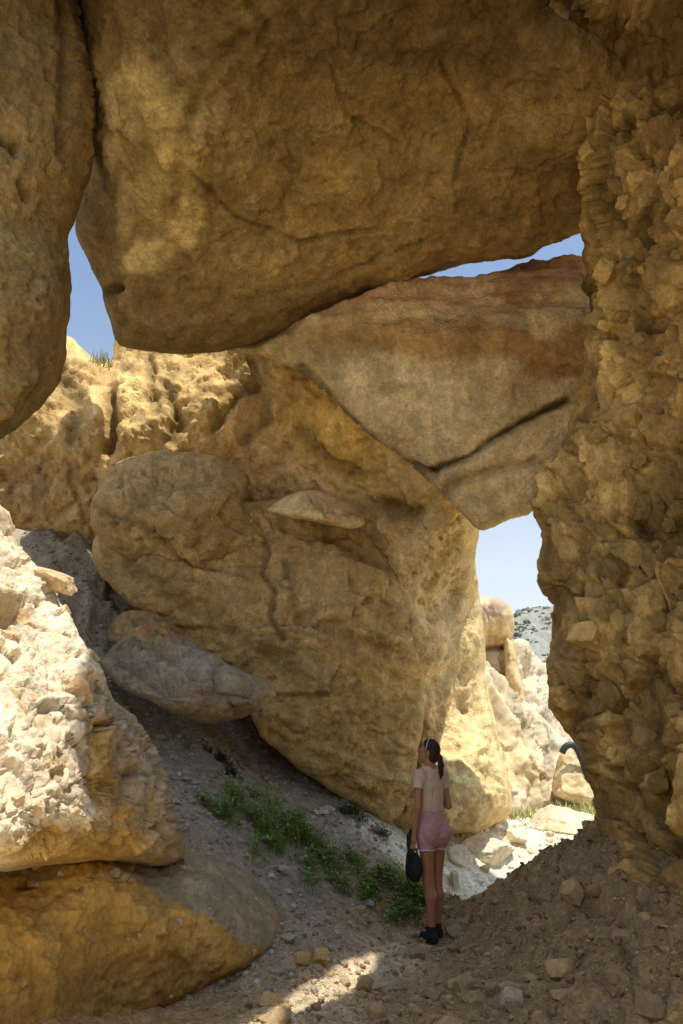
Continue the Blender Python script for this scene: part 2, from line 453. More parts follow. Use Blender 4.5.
T = T * (1 - outs[:, None]) + GPALE[None] * outs[:, None]
pth = (.85 * np.exp(-((GV[:, 0] - (-.1 + .32 * (GV[:, 1] - 5.0)) + .12 * wob) / .34) ** 2) * smooth(7.2, 6.2, GV[:, 1]))[:, None]; T = T * (1 - pth) + np.array([.70, .58, .41]) * pth  # paler path strip, lightened further to brighten the sun streak
nr = (smooth(4.0, 3.2, GV[:, 1] + .2 * wob) * smooth(9, 6, np.hypot(GV[:, 0], GV[:, 1])))[:, None]; T = T * (1 - nr) + np.array([.74, .63, .45]) * nr  # unseen ground near the viewpoint made pale to bounce warm light
far_ = smooth(20, 40, np.hypot(GV[:, 0], GV[:, 1]))[:, None]; T = T * (1 - far_) + np.array([.42, .37, .26]) * far_
up = smooth(2.2, 3.2, GV[:, 2])[:, None] * (1 - far_); T = T * (1 - up) + np.array([.42, .36, .275]) * up
T *= (1 + .2 * fbm(GV * [1, 1, 0] / .35, 4, .65, 61))[:, None]
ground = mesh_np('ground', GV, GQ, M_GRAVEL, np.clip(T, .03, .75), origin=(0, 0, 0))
tag(ground, 'stony canyon floor with grey scree on the left and brown dirt bank on the right', kind='structure')

# ================================================================== ROCKS
# the broad slab overhead
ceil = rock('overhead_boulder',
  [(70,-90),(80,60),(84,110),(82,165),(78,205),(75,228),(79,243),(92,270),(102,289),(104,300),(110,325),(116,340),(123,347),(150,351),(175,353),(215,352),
   (262,341),(300,327),(330,313),(360,300),(390,289),(420,278),(450,268),(480,262),(525,258),(548,246),(583,232),(640,205),(645,100),(600,40),(556,18),(545,0),(535,-26),(526,-60),(513,-110),(502,-168),(440,-340),(330,-345),(310,-310),(330,-262),(322,-180),(300,-125),(250,-90),(170,-100),(90,-150),(-100,-170),(-160,-60),(-60,-40),(30,-50)],  # unseen lobe above the frame, added to shade all but the sun streak
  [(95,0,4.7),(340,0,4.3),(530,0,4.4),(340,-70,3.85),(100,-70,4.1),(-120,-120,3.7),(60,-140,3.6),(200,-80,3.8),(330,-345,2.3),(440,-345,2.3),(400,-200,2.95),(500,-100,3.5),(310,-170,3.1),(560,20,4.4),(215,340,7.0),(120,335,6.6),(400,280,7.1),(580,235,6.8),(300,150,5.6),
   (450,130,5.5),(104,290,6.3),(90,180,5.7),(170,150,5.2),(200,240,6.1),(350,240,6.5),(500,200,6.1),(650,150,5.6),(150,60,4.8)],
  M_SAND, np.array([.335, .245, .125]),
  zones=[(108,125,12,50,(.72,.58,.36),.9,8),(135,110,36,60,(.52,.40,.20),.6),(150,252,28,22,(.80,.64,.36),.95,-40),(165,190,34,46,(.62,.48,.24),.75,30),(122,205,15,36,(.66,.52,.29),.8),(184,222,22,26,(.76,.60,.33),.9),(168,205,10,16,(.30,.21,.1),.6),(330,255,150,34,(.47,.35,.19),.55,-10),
         (320,-20,400,120,(.14,.097,.048),.85),(430,110,90,60,(.30,.21,.10),.4),(260,90,50,70,(.27,.19,.09),.45),(450,230,140,50,(.47,.34,.18),.5,-20),(170,310,50,30,(.34,.25,.15),.5),(300,200,60,60,(.45,.31,.14),.4),(90,230,20,60,BROWN,.5)],  # wide dark zone at the top paints in the weaker light there
  jit=1.6, seed=3, round_px=30, round_d=.5, fade=12, thick=lambda q: .35 + smooth(-40, 160, q[:, 1]) * (.8 + 1.4 * smooth(420, 300, q[:, 0])) + 1.7 * smooth(230, 160, q[:, 0]) * smooth(230, 170, q[:, 1]) * smooth(-20, 40, q[:, 1]),  # hidden back thickened to shade the rocks beyond
  disp=[D_fbm(1.3, .10, 5, .5, 3), D_fbm(.35, .03, 5, .6, 4), D_fbm(.9, .04, 4, .5, 6, True, (1.6, 1, 1)), D_flake(.9, .035, 201, 2.6), D_flake(.4, .012, 202, 3, (1.6, 1, 1)), D_pits(.16, .018, .12, 5, .25),
        lambda p, px, i: .10 * smooth(-9, 9, px[:, 0] - 150 - .25 * (px[:, 1] - 120) + 14 * fbm(p * 1.6, 4, .6, 9)) * smooth(340, 240, px[:, 1])],
  cracks=[([(163,0),(168,60),(196,105),(180,150),(176,210)], 5, .05), ([(103,292),(118,288)], 4, .12), ([(190,170),(235,215),(300,240),(380,225)], 1.8, .05), ([(440,60),(470,120),(455,180)], 1.6, .05), ([(250,300),(330,280),(420,235)], 1.8, .04), ([(330,60),(345,110),(400,140)], 1.6, .04), ([(118,345),(124,320),(112,292)], 4, .05),
          ([(245,30),(208,80),(195,110)], 5, .04), ([(250,0),(268,18),(262,40)], 4, .05)])
tag(ceil, 'huge smooth brown boulder wedged overhead, filling the top of the view', 'boulder')

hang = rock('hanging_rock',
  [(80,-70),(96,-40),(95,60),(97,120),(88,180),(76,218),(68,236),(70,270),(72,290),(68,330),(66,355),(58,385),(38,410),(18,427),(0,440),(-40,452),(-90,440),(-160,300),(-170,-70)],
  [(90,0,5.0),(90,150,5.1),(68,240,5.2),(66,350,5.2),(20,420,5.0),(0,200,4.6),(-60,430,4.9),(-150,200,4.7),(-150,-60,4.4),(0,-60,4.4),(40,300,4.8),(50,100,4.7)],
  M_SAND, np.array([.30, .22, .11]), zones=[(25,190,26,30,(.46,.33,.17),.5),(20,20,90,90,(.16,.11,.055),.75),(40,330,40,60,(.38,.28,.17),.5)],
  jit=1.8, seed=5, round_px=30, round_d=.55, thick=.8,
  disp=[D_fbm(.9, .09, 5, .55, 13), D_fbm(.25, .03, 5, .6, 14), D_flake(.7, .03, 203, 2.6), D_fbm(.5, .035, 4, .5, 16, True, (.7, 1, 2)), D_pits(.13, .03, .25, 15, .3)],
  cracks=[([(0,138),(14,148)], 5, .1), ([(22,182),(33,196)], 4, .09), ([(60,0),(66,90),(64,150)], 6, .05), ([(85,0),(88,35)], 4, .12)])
tag(hang, 'brown rounded rock hanging down from the top left corner beside the narrow gap of sky', 'rock')

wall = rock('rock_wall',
  [(545,-330),(552,-260),(562,-200),(566,-150),(568,-110),(562,-60),(540,-14),(530,0),(546,22),(545,60),(553,95),(560,112),(563,132),(577,150),(580,180),(579,210),(584,236),(586,262),(585,290),(591,312),(585,340),(583,365),  # edge above the frame added to bound the slit of sun
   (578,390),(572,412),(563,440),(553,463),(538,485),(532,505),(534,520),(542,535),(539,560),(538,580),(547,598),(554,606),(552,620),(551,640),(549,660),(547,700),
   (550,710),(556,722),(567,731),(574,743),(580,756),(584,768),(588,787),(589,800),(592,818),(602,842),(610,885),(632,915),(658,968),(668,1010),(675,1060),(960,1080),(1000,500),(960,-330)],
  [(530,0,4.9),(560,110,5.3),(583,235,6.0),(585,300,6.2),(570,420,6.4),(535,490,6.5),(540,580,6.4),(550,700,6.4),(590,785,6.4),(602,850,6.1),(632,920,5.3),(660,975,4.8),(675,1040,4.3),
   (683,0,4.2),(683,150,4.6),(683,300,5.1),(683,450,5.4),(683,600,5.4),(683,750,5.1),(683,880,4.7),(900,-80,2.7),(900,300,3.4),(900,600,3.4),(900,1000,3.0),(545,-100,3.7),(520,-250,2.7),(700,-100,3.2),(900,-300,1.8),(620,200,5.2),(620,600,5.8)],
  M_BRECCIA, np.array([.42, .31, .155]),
  zones=[(670,100,60,120,(.38,.27,.14),.5),(560,640,40,130,(.50,.36,.19),.5),(660,230,25,40,(.24,.17,.09),.6),(600,420,50,80,(.48,.34,.17),.4),(560,60,30,60,(.42,.29,.13),.4),(690,330,70,430,(.27,.18,.085),.65),(640,40,120,110,(.28,.19,.09),.5)],  # right and top darkened in colour to stand in for fading light
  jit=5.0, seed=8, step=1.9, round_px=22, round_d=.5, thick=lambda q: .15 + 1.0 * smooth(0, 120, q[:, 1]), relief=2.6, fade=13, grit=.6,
  disp=[D_fbm(1.1, .12, 4, .5, 23), D_facet(.80, .15, 24, (1, 1.7, 1.3), .08), D_facet(.36, .11, 25, (.8, 1.5, 1.6), .22), D_facet(.17, .055, 27, (.8, 1.4, 1.5), .26), D_facet(.095, .02, 29, (.8, 1.4, 1.4), .2),
        D_pits(.20, .12, .2, 28, .24), D_pits(.5, .22, .22, 30, .25)])
tag(wall, 'tall rough wall of broken angular stones filling the right side', 'rock wall')

back = rock('cliff',
  [(-140,380),(-60,330),(40,322),(66,333),(80,346),(92,357),(103,363),(113,358),(116,338),(140,310),(260,300),(300,340),(420,330),(478,470),(479,530),(477,560),(480,600),(484,640),(488,690),
   (494,722),(503,760),(511,790),(511,812),(500,822),(478,832),(445,840),(440,900),(300,900),(-140,700)],
  [(70,340,9.4),(100,362,9.7),(180,380,9.3),(280,380,8.7),(340,430,8.2),(430,500,7.95),(478,530,8.25),(250,450,9.3),(400,560,8.55),(440,640,9.0),(488,700,10.0),(484,640,9.9),(430,760,9.2),(500,795,9.55),
   (445,833,9.1),(470,800,9.1),(0,400,8.8),(0,480,9.0),(100,480,9.3),(-120,420,8.3),(300,600,10.2),(300,880,10.2),(140,430,9.0),(60,440,9.0),(370,480,8.5),(465,745,9.25),(-120,660,9),(200,310,9.9),(415,660,8.9),(470,600,9.35),(430,590,8.75)],
  M_MUD, np.array([.72, .55, .34]),
  zones=[(320,400,80,50,(.74,.54,.25),.65,35),(330,440,70,40,(.66,.46,.13),.55,35),(420,520,80,40,(.62,.46,.20),.5,45),(30,490,80,40,(.36,.28,.19),.6),(190,400,110,50,(.76,.59,.36),.6),
         (435,600,50,90,(.70,.59,.42),.7),(470,690,44,120,(.78,.67,.49),.75),(470,785,60,60,(.76,.63,.44),.7),(370,760,50,60,(.46,.35,.17),.5),(225,350,110,22,(.58,.43,.23),.55)],
  jit=2.2, seed=12, fade=14, round_px=24, round_d=.7, thick=2.0, relief=1.0,
  disp=[D_fbm(1.5, .18, 4, .5, 33), D_fbm(.9, .06, 5, .55, 34, True, (.7, 1, 1.5)), D_fbm(.45, .05, 5, .6, 39), D_flake(.8, .05, 204, 2.6, (1, 1, 1.5)), D_lumps(.3, .03, 35), D_facet(.22, .035, 36), D_fbm(.12, .02, 4, .6, 37), D_pits(.22, .05, .15, 38, .3)],
  cracks=[([(112,392),(110,430),(106,450)], 6, .28), ([(60,370),(80,400),(72,440)], 8, .12), ([(215,430),(235,395),(250,380)], 5, .12), ([(165,385),(180,420),(170,440)], 6, .12),
          ([(300,430),(330,460),(360,470)], 7, .1), ([(150,360),(155,410)], 5, .1), ([(250,360),(262,420),(245,440)], 6, .1), ([(380,505),(410,515)], 8, .14)])
tag(back, 'yellow tan cliff at the back running down to a pillar left of the daylit opening', 'cliff')

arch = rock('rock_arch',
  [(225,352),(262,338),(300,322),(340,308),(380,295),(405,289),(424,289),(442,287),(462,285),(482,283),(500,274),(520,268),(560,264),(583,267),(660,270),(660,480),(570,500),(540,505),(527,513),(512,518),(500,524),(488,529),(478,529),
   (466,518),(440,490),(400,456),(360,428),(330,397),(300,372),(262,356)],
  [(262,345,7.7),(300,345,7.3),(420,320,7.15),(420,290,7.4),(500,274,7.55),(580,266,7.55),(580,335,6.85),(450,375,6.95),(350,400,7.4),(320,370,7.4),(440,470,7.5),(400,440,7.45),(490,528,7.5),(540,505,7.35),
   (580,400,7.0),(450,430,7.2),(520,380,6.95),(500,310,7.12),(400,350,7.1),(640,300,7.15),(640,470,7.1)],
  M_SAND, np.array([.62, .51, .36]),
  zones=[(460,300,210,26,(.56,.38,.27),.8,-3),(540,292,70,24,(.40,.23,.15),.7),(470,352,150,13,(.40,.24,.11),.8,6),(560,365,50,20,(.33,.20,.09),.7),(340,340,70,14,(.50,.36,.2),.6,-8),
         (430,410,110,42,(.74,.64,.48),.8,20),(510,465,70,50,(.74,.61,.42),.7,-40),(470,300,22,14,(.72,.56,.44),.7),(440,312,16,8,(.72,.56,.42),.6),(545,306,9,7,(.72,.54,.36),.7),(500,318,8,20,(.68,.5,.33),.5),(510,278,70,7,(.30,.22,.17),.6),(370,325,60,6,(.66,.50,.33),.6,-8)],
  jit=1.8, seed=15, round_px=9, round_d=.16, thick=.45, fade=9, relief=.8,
  disp=[D_fbm(1.2, .09, 5, .5, 43), D_fbm(.3, .03, 5, .6, 44), D_pits(.2, .04, .18, 45, .3),
        lambda p, px, i: .22 * smooth(5, -7, px[:, 1] - (348 + .16 * (px[:, 0] - 400)) + 12 * fbm(p * 1.2, 4, .6, 46)),
        lambda p, px, i: (.05 * fbm(np.stack([p[:, 0] * .35, p[:, 1] * .35, p[:, 2] * 3.6], -1), 4, .6, 47)) * 2.0 * smooth(400, 330, px[:, 1]),
        lambda p, px, i: .16 * smooth(-3, 5, (px[:, 1] - 470) + (px[:, 0] - 430) * .5 + 5 * fbm(p * 1.5, 4, .6, 48)) * smooth(425, 450, px[:, 0])],
  cracks=[([(325,392),(360,430),(395,455),(425,472),(436,470),(470,455),(500,435),(530,418),(568,400)], 2.4, .22), ([(300,370),(325,395)], 4, .15), ([(380,392),(425,385),(418,398)], 3, .05),
          ([(445,490),(480,475),(530,462)], 4, .07)])
tag(arch, 'natural rock arch with reddish brown upper face and pale underside spanning to the right wall', 'rock arch')

# boulders in the middle
m2 = rock('leaning_boulder',
  [(92,548),(110,520),(180,510),(262,500),(300,505),(345,518),(372,540),(392,565),(405,588),(415,615),(422,650),(424,700),(418,760),(402,815),(385,822),(340,795),(300,770),(262,735),(235,692),(210,668),(190,652),(160,625),(130,603),(100,575)],
  [(330,600,8.3),(200,590,8.25),(412,640,8.75),(395,790,8.85),(280,690,8.3),(110,550,8.5),(262,510,8.6),(345,525,8.5),(390,600,8.5),(350,720,8.4),(160,560,8.2),(240,640,8.2)],
  M_SAND, np.array([.52, .40, .235]),
  zones=[(300,590,110,60,(.54,.425,.27),.5),(370,720,60,70,(.46,.34,.16),.6),(150,590,70,30,(.46,.34,.19),.5),(400,600,30,40,(.44,.34,.21),.5),(320,545,60,25,(.48,.37,.23),.5)],
  jit=2.5, seed=18, round_px=40, round_d=.2, thick=1.4, fade=10,
  disp=[D_fbm(1.1, .15, 5, .5, 53), D_fbm(.35, .05, 5, .6, 54), D_facet(.6, .085, 55, (1.4, 1, .7)), D_facet(.22, .025, 58, (1.3, 1, .8)), D_flake(.8, .045, 206, 2.8, (1.5, 1, .8)), D_strata(.16, .025, 56, (.35, .1)), D_fbm(.1, .012, 4, .6, 57)],
  cracks=[([(256,520),(270,548),(262,570),(276,590),(270,615),(284,640)], 2.2, .08), ([(284,560),(296,600)], 2.2, .05), ([(150,500),(190,560),(240,572)], 3, .05), ([(330,540),(395,570)], 5, .06),
          ([(120,560),(180,600),(250,640),(320,690)], 7, .06), ([(300,620),(350,640),(420,650)], 6, .05)])
tag(m2, 'massive tan boulder leaning against the back cliff with cracks down its face', 'boulder')

m1 = rock('rounded_boulder',
  [(90,528),(94,500),(104,478),(122,462),(150,452),(185,451),(218,457),(240,468),(250,484),(246,508),(262,526),(268,540),(258,548),(230,555),(215,562),(196,570),(170,566),(140,562),(112,552)],
  [(170,510,8.0),(100,510,8.25),(230,480,8.45),(250,535,8.35),(190,562,8.2),(150,460,8.75),(120,550,8.2)],
  M_SAND, np.array([.55, .425, .26]), zones=[(170,475,80,30,(.52,.41,.27),.6),(230,530,40,22,(.47,.33,.16),.6),(130,530,40,30,(.40,.28,.14),.5)],
  jit=3.5, seed=19, round_px=30, round_d=.32, thick=1.0, fade=10,
  disp=[D_fbm(.8, .10, 5, .5, 63), D_fbm(.3, .035, 5, .6, 64), D_flake(.8, .045, 205, 2.6), D_facet(.55, .09, 65), D_facet(.2, .025, 66), D_fbm(.1, .012, 4, .6, 67)],
  cracks=[([(92,505),(120,515),(150,530)], 3, .05), ([(150,530),(170,552),(190,566)], 3, .06)])
tag(m1, 'rounded pale brown boulder with a flat top above the left half of the leaning boulder', 'boulder')

st = rock('flat_stone',
  [(268,511),(284,497),(308,490),(330,493),(350,504),(363,517),(364,525),(350,529),(320,523),(290,517)],
  [(310,500,7.8),(270,512,8.0),(362,522,7.95),(330,522,7.7),(310,490,8.1)],
  M_SAND, np.array([.78, .63, .43]), zones=[(310,520,40,6,(.4,.3,.18),.5)], jit=1.0, seed=20, step=1.5, round_px=9, round_d=.25, thick=.5,
  disp=[D_facet(.3, .05, 70), D_fbm(.15, .02, 4, .6, 71)])
tag(st, 'flat pale lens shaped stone lying on the ledge of the leaning boulder', 'stone')

slab = rock('slab_boulder',
  [(100,664),(112,648),(128,636),(160,628),(192,640),(222,660),(248,674),(270,685),(276,694),(262,708),(244,717),(215,723),(190,718),(165,708),(140,698),(118,684)],
  [(190,662,7.5),(190,688,6.75),(105,662,7.2),(270,692,7.1),(215,718,7.1),(150,640,7.6),(140,690,6.9),(240,695,6.85)],
  M_SAND, np.array([.37, .305, .225]), zones=[(200,660,80,20,(.44,.39,.32),.7),(225,712,50,8,(.34,.25,.16),.6),(150,640,30,14,(.36,.28,.19),.6)],
  jit=1.8, seed=21, warm=.3, step=1.7, round_px=12, round_d=.3, thick=1.1,
  disp=[D_fbm(.6, .06, 5, .5, 73), D_facet(.6, .09, 74), D_facet(.2, .02, 79), D_flake(.5, .015, 207, 3), D_fbm(.12, .02, 4, .6, 75)],
  cracks=[([(120,660),(170,690),(250,700)], 4, .04)])
tag(slab, 'grey slab shaped boulder jutting over the scree below the leaning boulder', 'boulder')

sb = rock('small_boulder',
  [(108,640),(112,622),(124,612),(146,610),(166,618),(178,632),(180,648),(160,652),(130,652)],
  [(140,630,7.7),(112,640,8.0),(176,640,8.0),(146,612,8.0),(140,650,7.7)],
  M_SAND, np.array([.40, .30, .19]), jit=1.8, seed=22, step=1.7, round_px=10, round_d=.25, thick=.7,
  disp=[D_fbm(.5, .05, 5, .5, 76), D_facet(.22, .05, 77), D_fbm(.1, .015, 4, .6, 78)])
tag(sb, 'small brown boulder sitting on the upper left end of the grey slab', 'boulder')

# sunlit rock at left and the bank below it
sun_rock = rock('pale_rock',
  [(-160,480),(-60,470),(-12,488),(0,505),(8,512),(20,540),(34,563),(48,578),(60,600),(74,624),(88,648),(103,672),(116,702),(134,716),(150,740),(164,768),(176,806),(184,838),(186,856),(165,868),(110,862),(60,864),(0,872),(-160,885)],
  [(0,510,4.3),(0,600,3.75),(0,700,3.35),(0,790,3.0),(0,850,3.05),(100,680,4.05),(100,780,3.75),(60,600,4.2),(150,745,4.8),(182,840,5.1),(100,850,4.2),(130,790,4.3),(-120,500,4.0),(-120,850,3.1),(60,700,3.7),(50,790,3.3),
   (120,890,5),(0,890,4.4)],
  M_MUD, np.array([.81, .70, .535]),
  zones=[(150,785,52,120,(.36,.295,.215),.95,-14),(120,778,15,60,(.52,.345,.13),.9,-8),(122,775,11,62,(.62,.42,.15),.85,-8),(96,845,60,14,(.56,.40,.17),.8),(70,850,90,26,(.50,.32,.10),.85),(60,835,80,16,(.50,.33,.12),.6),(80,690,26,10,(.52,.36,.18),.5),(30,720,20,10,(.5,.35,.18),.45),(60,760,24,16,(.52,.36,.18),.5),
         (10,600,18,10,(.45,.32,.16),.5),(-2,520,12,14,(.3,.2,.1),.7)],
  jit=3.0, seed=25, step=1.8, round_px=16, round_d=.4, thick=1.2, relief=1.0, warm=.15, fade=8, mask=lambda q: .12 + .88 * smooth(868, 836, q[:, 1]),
  disp=[D_fbm(.6, .09, 5, .55, 83), D_facet(.24, .06, 84, (1.3, 1, .8)), D_flake(.6, .035, 209, 2.6, (1.2, 1, .7)), D_facet(.2, .022, 85), D_fbm(.09, .007, 3, .6, 88),
        lambda p, px, i: smooth(92, 112, px[:, 0]) * (.022 * fbm(p / [.12, .12, .2], 4, .6, 89, True) + .03 * facets(p, .18, 90)[0]), D_pits(.2, .03, .15, 87, .3),
        lambda p, px, i: -.25 * np.exp(-((px[:, 1] - 612 - .1 * px[:, 0]) / 9) ** 2) * smooth(34, 18, px[:, 0]) + .1 * np.exp(-((px[:, 1] - 597) / 9) ** 2) * smooth(34, 18, px[:, 0])],
  cracks=[([(106,690),(118,740),(122,800),(112,850)], 4, .03)])
tag(sun_rock, 'pale crumbly rock in bright sunlight at the left edge', 'rock')

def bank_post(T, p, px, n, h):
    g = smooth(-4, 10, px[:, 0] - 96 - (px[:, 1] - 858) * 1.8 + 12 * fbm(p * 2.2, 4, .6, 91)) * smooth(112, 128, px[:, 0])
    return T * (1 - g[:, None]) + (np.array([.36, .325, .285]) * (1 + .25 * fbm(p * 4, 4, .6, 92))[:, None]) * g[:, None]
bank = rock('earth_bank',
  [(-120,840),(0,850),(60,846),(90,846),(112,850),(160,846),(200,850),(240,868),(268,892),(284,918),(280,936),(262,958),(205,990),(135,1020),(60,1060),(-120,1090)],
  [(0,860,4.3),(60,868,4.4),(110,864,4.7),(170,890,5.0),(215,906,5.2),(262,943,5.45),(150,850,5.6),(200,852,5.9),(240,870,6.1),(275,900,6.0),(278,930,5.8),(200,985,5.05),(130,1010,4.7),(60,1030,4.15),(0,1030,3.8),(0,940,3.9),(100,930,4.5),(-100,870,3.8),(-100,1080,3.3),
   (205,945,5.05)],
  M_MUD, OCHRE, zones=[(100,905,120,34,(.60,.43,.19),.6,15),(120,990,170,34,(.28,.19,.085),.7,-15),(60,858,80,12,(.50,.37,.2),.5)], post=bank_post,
  jit=2.0, seed=27, round_px=8, round_d=.15, thick=.8, relief=.8,
  disp=[D_fbm(.6, .05, 5, .55, 93), D_fbm(.2, .025, 5, .6, 94), D_flake(.5, .012, 208, 3, (1, 1, .6)), D_facet(.12, .010, 95), D_pits(.3, .04, .2, 96, .2)])
tag(bank, 'low ochre earth bank with a grey crust, under the sunlit pale rock', 'bank')

# outside, beyond the opening
o1 = rock('hoodoo',
  [(470,600),(484,597),(498,598),(508,604),(514,614),(514,632),(511,644),(514,656),(519,674),(524,700),(528,730),(530,770),(520,830),(440,830),(450,640)],
  [(484,600,16),(510,620,16),(500,650,16.3),(480,700,16),(510,720,16.2),(500,820,16),(450,700,16),(515,690,16.3)],
  M_FAR, np.array([.58, .46, .30]), zones=[(495,604,30,9,(.36,.27,.20),.8),(500,632,22,16,(.62,.46,.25),.7),(495,700,20,50,(.45,.385,.29),.6)],
  jit=1.2, seed=31, warm=.2, grit=.6, step=1.2, round_px=9, round_d=.9, thick=2.0,
  disp=[D_fbm(1.2, .2, 5, .55, 103), D_fbm(.4, .08, 5, .6, 104, True, (.6, 1, 2))], cracks=[([(480,650),(500,648),(514,645)], 2.5, .16)])
tag(o1, 'small hoodoo with a dark capstone just outside the opening', 'hoodoo')
o2 = rock('rock_column',
  [(503,640),(508,634),(514,644),(519,668),(523,690),(526,715),(520,740),(510,740),(506,700)],
  [(504,640,15.75),(512,660,15.6),(522,690,15.7),(520,735,15.7),(508,735,15.6)],
  M_FAR, np.array([.56, .43, .24]), jit=.8, seed=32, warm=.2, grit=.6, step=1.1, round_px=7, round_d=.7, thick=1.2, disp=[D_fbm(.8, .12, 5, .55, 106), D_fbm(.3, .05, 4, .6, 107)])
tag(o2, 'slim leaning rock column standing beside the hoodoo', 'rock column')
o3 = rock('canyon_slope',
  [(440,650),(488,664),(503,680),(520,698),(540,714),(560,734),(580,752),(600,765),(640,790),(640,806),(560,806),(440,815)],
  [(470,670,15.4),(500,700,15),(540,725,16),(600,765,17),(560,800,15),(450,805,14.2),(500,760,14.2),(530,760,14.8),(640,800,15)],
  M_FAR, np.array([.52, .44, .325]), zones=[(515,760,24,40,(.54,.42,.25),.6,-20),(555,755,30,22,(.58,.51,.40),.6),(495,740,14,60,(.42,.32,.19),.7),(530,730,8,50,(.40,.33,.24),.6,-30)],
  jit=1.4, seed=33, warm=.2, grit=.6, step=1.4, round_px=8, round_d=.8, thick=3.0,
  disp=[D_fbm(2.0, .3, 5, .55, 113), D_fbm(1.1, .28, 4, .5, 114, True, (.5, 1, 2.8)), D_flake(1.2, .06, 210, 2.5), D_fbm(.3, .02, 4, .6, 115)])
tag(o3, 'pale eroded slope rising left of the path outside', 'slope')
o4 = rock('daylit_boulder',
  [(553,792),(556,765),(562,752),(574,745),(590,752),(620,770),(630,800),(600,806),(570,803)],
  [(560,780,14.0),(590,760,14.2),(590,800,13.7),(620,790,14.0)],
  M_FAR, np.array([.52, .41, .26]), jit=1.2, seed=34, warm=.2, grit=.6, step=1.2, round_px=10, round_d=.8, thick=1.2, disp=[D_fbm(.9, .15, 5, .55, 116), D_fbm(.3, .06, 4, .6, 117)])
tag(o4, 'sunlit tan boulder at the end of the path behind the dry grass', 'boulder')
o5 = rock('gully_cliff',
  [(505,655),(517,645),(528,648),(540,660),(552,672),(580,690),(640,700),(640,800),(505,800)],
  [(515,650,30),(550,680,31),(640,710,32),(550,760,28),(620,790,28)],
  M_FAR, np.array([.54, .46, .35]), zones=[(545,690,16,40,(.42,.38,.33),.6)], jit=1.5, seed=35, warm=.2, grit=.6, step=1.4, round_px=8, round_d=1.5, thick=3.0,
  disp=[D_fbm(3.0, .6, 5, .55, 123), D_fbm(1.2, .5, 5, .6, 124, True, (.5, 1, 2.4))])
tag(o5, 'pale gullied cliff far beyond the slope and column', 'cliff')

# the hill far away
hill = rock('hills',
  [(-400,640),(100,668),(300,655),(480,624),(515,613),(540,607),(565,604),(640,590),(800,575),(1100,600),(1100,760),(-400,760)],
  [(-400,650,190),(300,660,180),(515,616,170),(560,606,165),(1000,600,160),(530,700,120),(0,740,120),(1000,740,110)],
  M_FAR, np.array([.25, .255, .235]), jit=1.2, seed=41, warm=.2, grit=0, step=3.0, round_px=8, round_d=6, thick=20,
  disp=[D_fbm(14, 2.2, 5, .55, 131), D_fbm(5, .7, 5, .6, 132, True, (.6, 1, 2))])
tag(hill, 'hazy scrub covered hill far beyond the canyon', kind='structure')

# ------------------------------------------------------------------ loose stones
def ico(sub):
    bm = bmesh.new(); bmesh.ops.create_icosphere(bm, subdivisions=sub, radius=1.0)
    v = np.array([x.co[:] for x in bm.verts]); f = np.array([[q.index for q in x.verts] for x in bm.faces]); bm.free()
    return v, f
ICO = {k: ico(k) for k in (1, 2, 3, 4)}
def stone_shape(seed, size, sub=3, cuts=16, blocky=0.0, noise=.07):
    r = np.random.default_rng(seed); d, f = ICO[sub]
    n = r.normal(size=(cuts, 3)); n /= np.linalg.norm(n, axis=1, keepdims=True); o = r.uniform(.55, .95, cuts)
    if blocky:
        q = np.linalg.qr(r.normal(size=(3, 3)))[0]; n = np.vstack([n * 1, q, -q]); o = np.concatenate([o + blocky * .25, r.uniform(.55, .75, 6)])
    k = d @ n.T
    rad = np.where(k > 1e-3, o[None] / np.maximum(k, 1e-3), 9).min(1); rad = np.minimum(rad, 1.15)
    v = d * rad[:, None]
    v = v * (1 + noise * fbm(d * 2.2 + seed * 3.1, 4, .6, seed % 97)[:, None])
    a = r.uniform(0, 6.28); ca, sa = math.cos(a), math.sin(a)
    v = v * np.asarray(size) * .5 * 1.15
    return v @ np.array([[ca, sa, 0], [-sa, ca, 0], [0, 0, 1]]), f
def stone(name, pos, size, seed, col, sink=.3, sub=3, blocky=0, rot=None, parent=None, label=None, cat='stone', group=None, mat=None, cuts=13):
    v, f = stone_shape(seed, size, sub, cuts, blocky)
    if rot is not None:
        from mathutils import Euler
        v = v @ np.array(Euler(rot).to_matrix()).T
    pos = np.asarray(pos, float)
    v = v + pos + np.array([0, 0, 0 if parent is not None else -v[:, 2].min() - sink * (v[:, 2].max() - v[:, 2].min())])
    t = np.asarray(col)[None] * (1 + .22 * fbm(v * 9, 4, .6, seed % 50))[:, None]
    o = mesh_np(name, v, f, mat or M_STONE, np.clip(t, .03, .8), parent=parent, smooth_=False)
    if label: tag(o, label, cat, group)
    return o

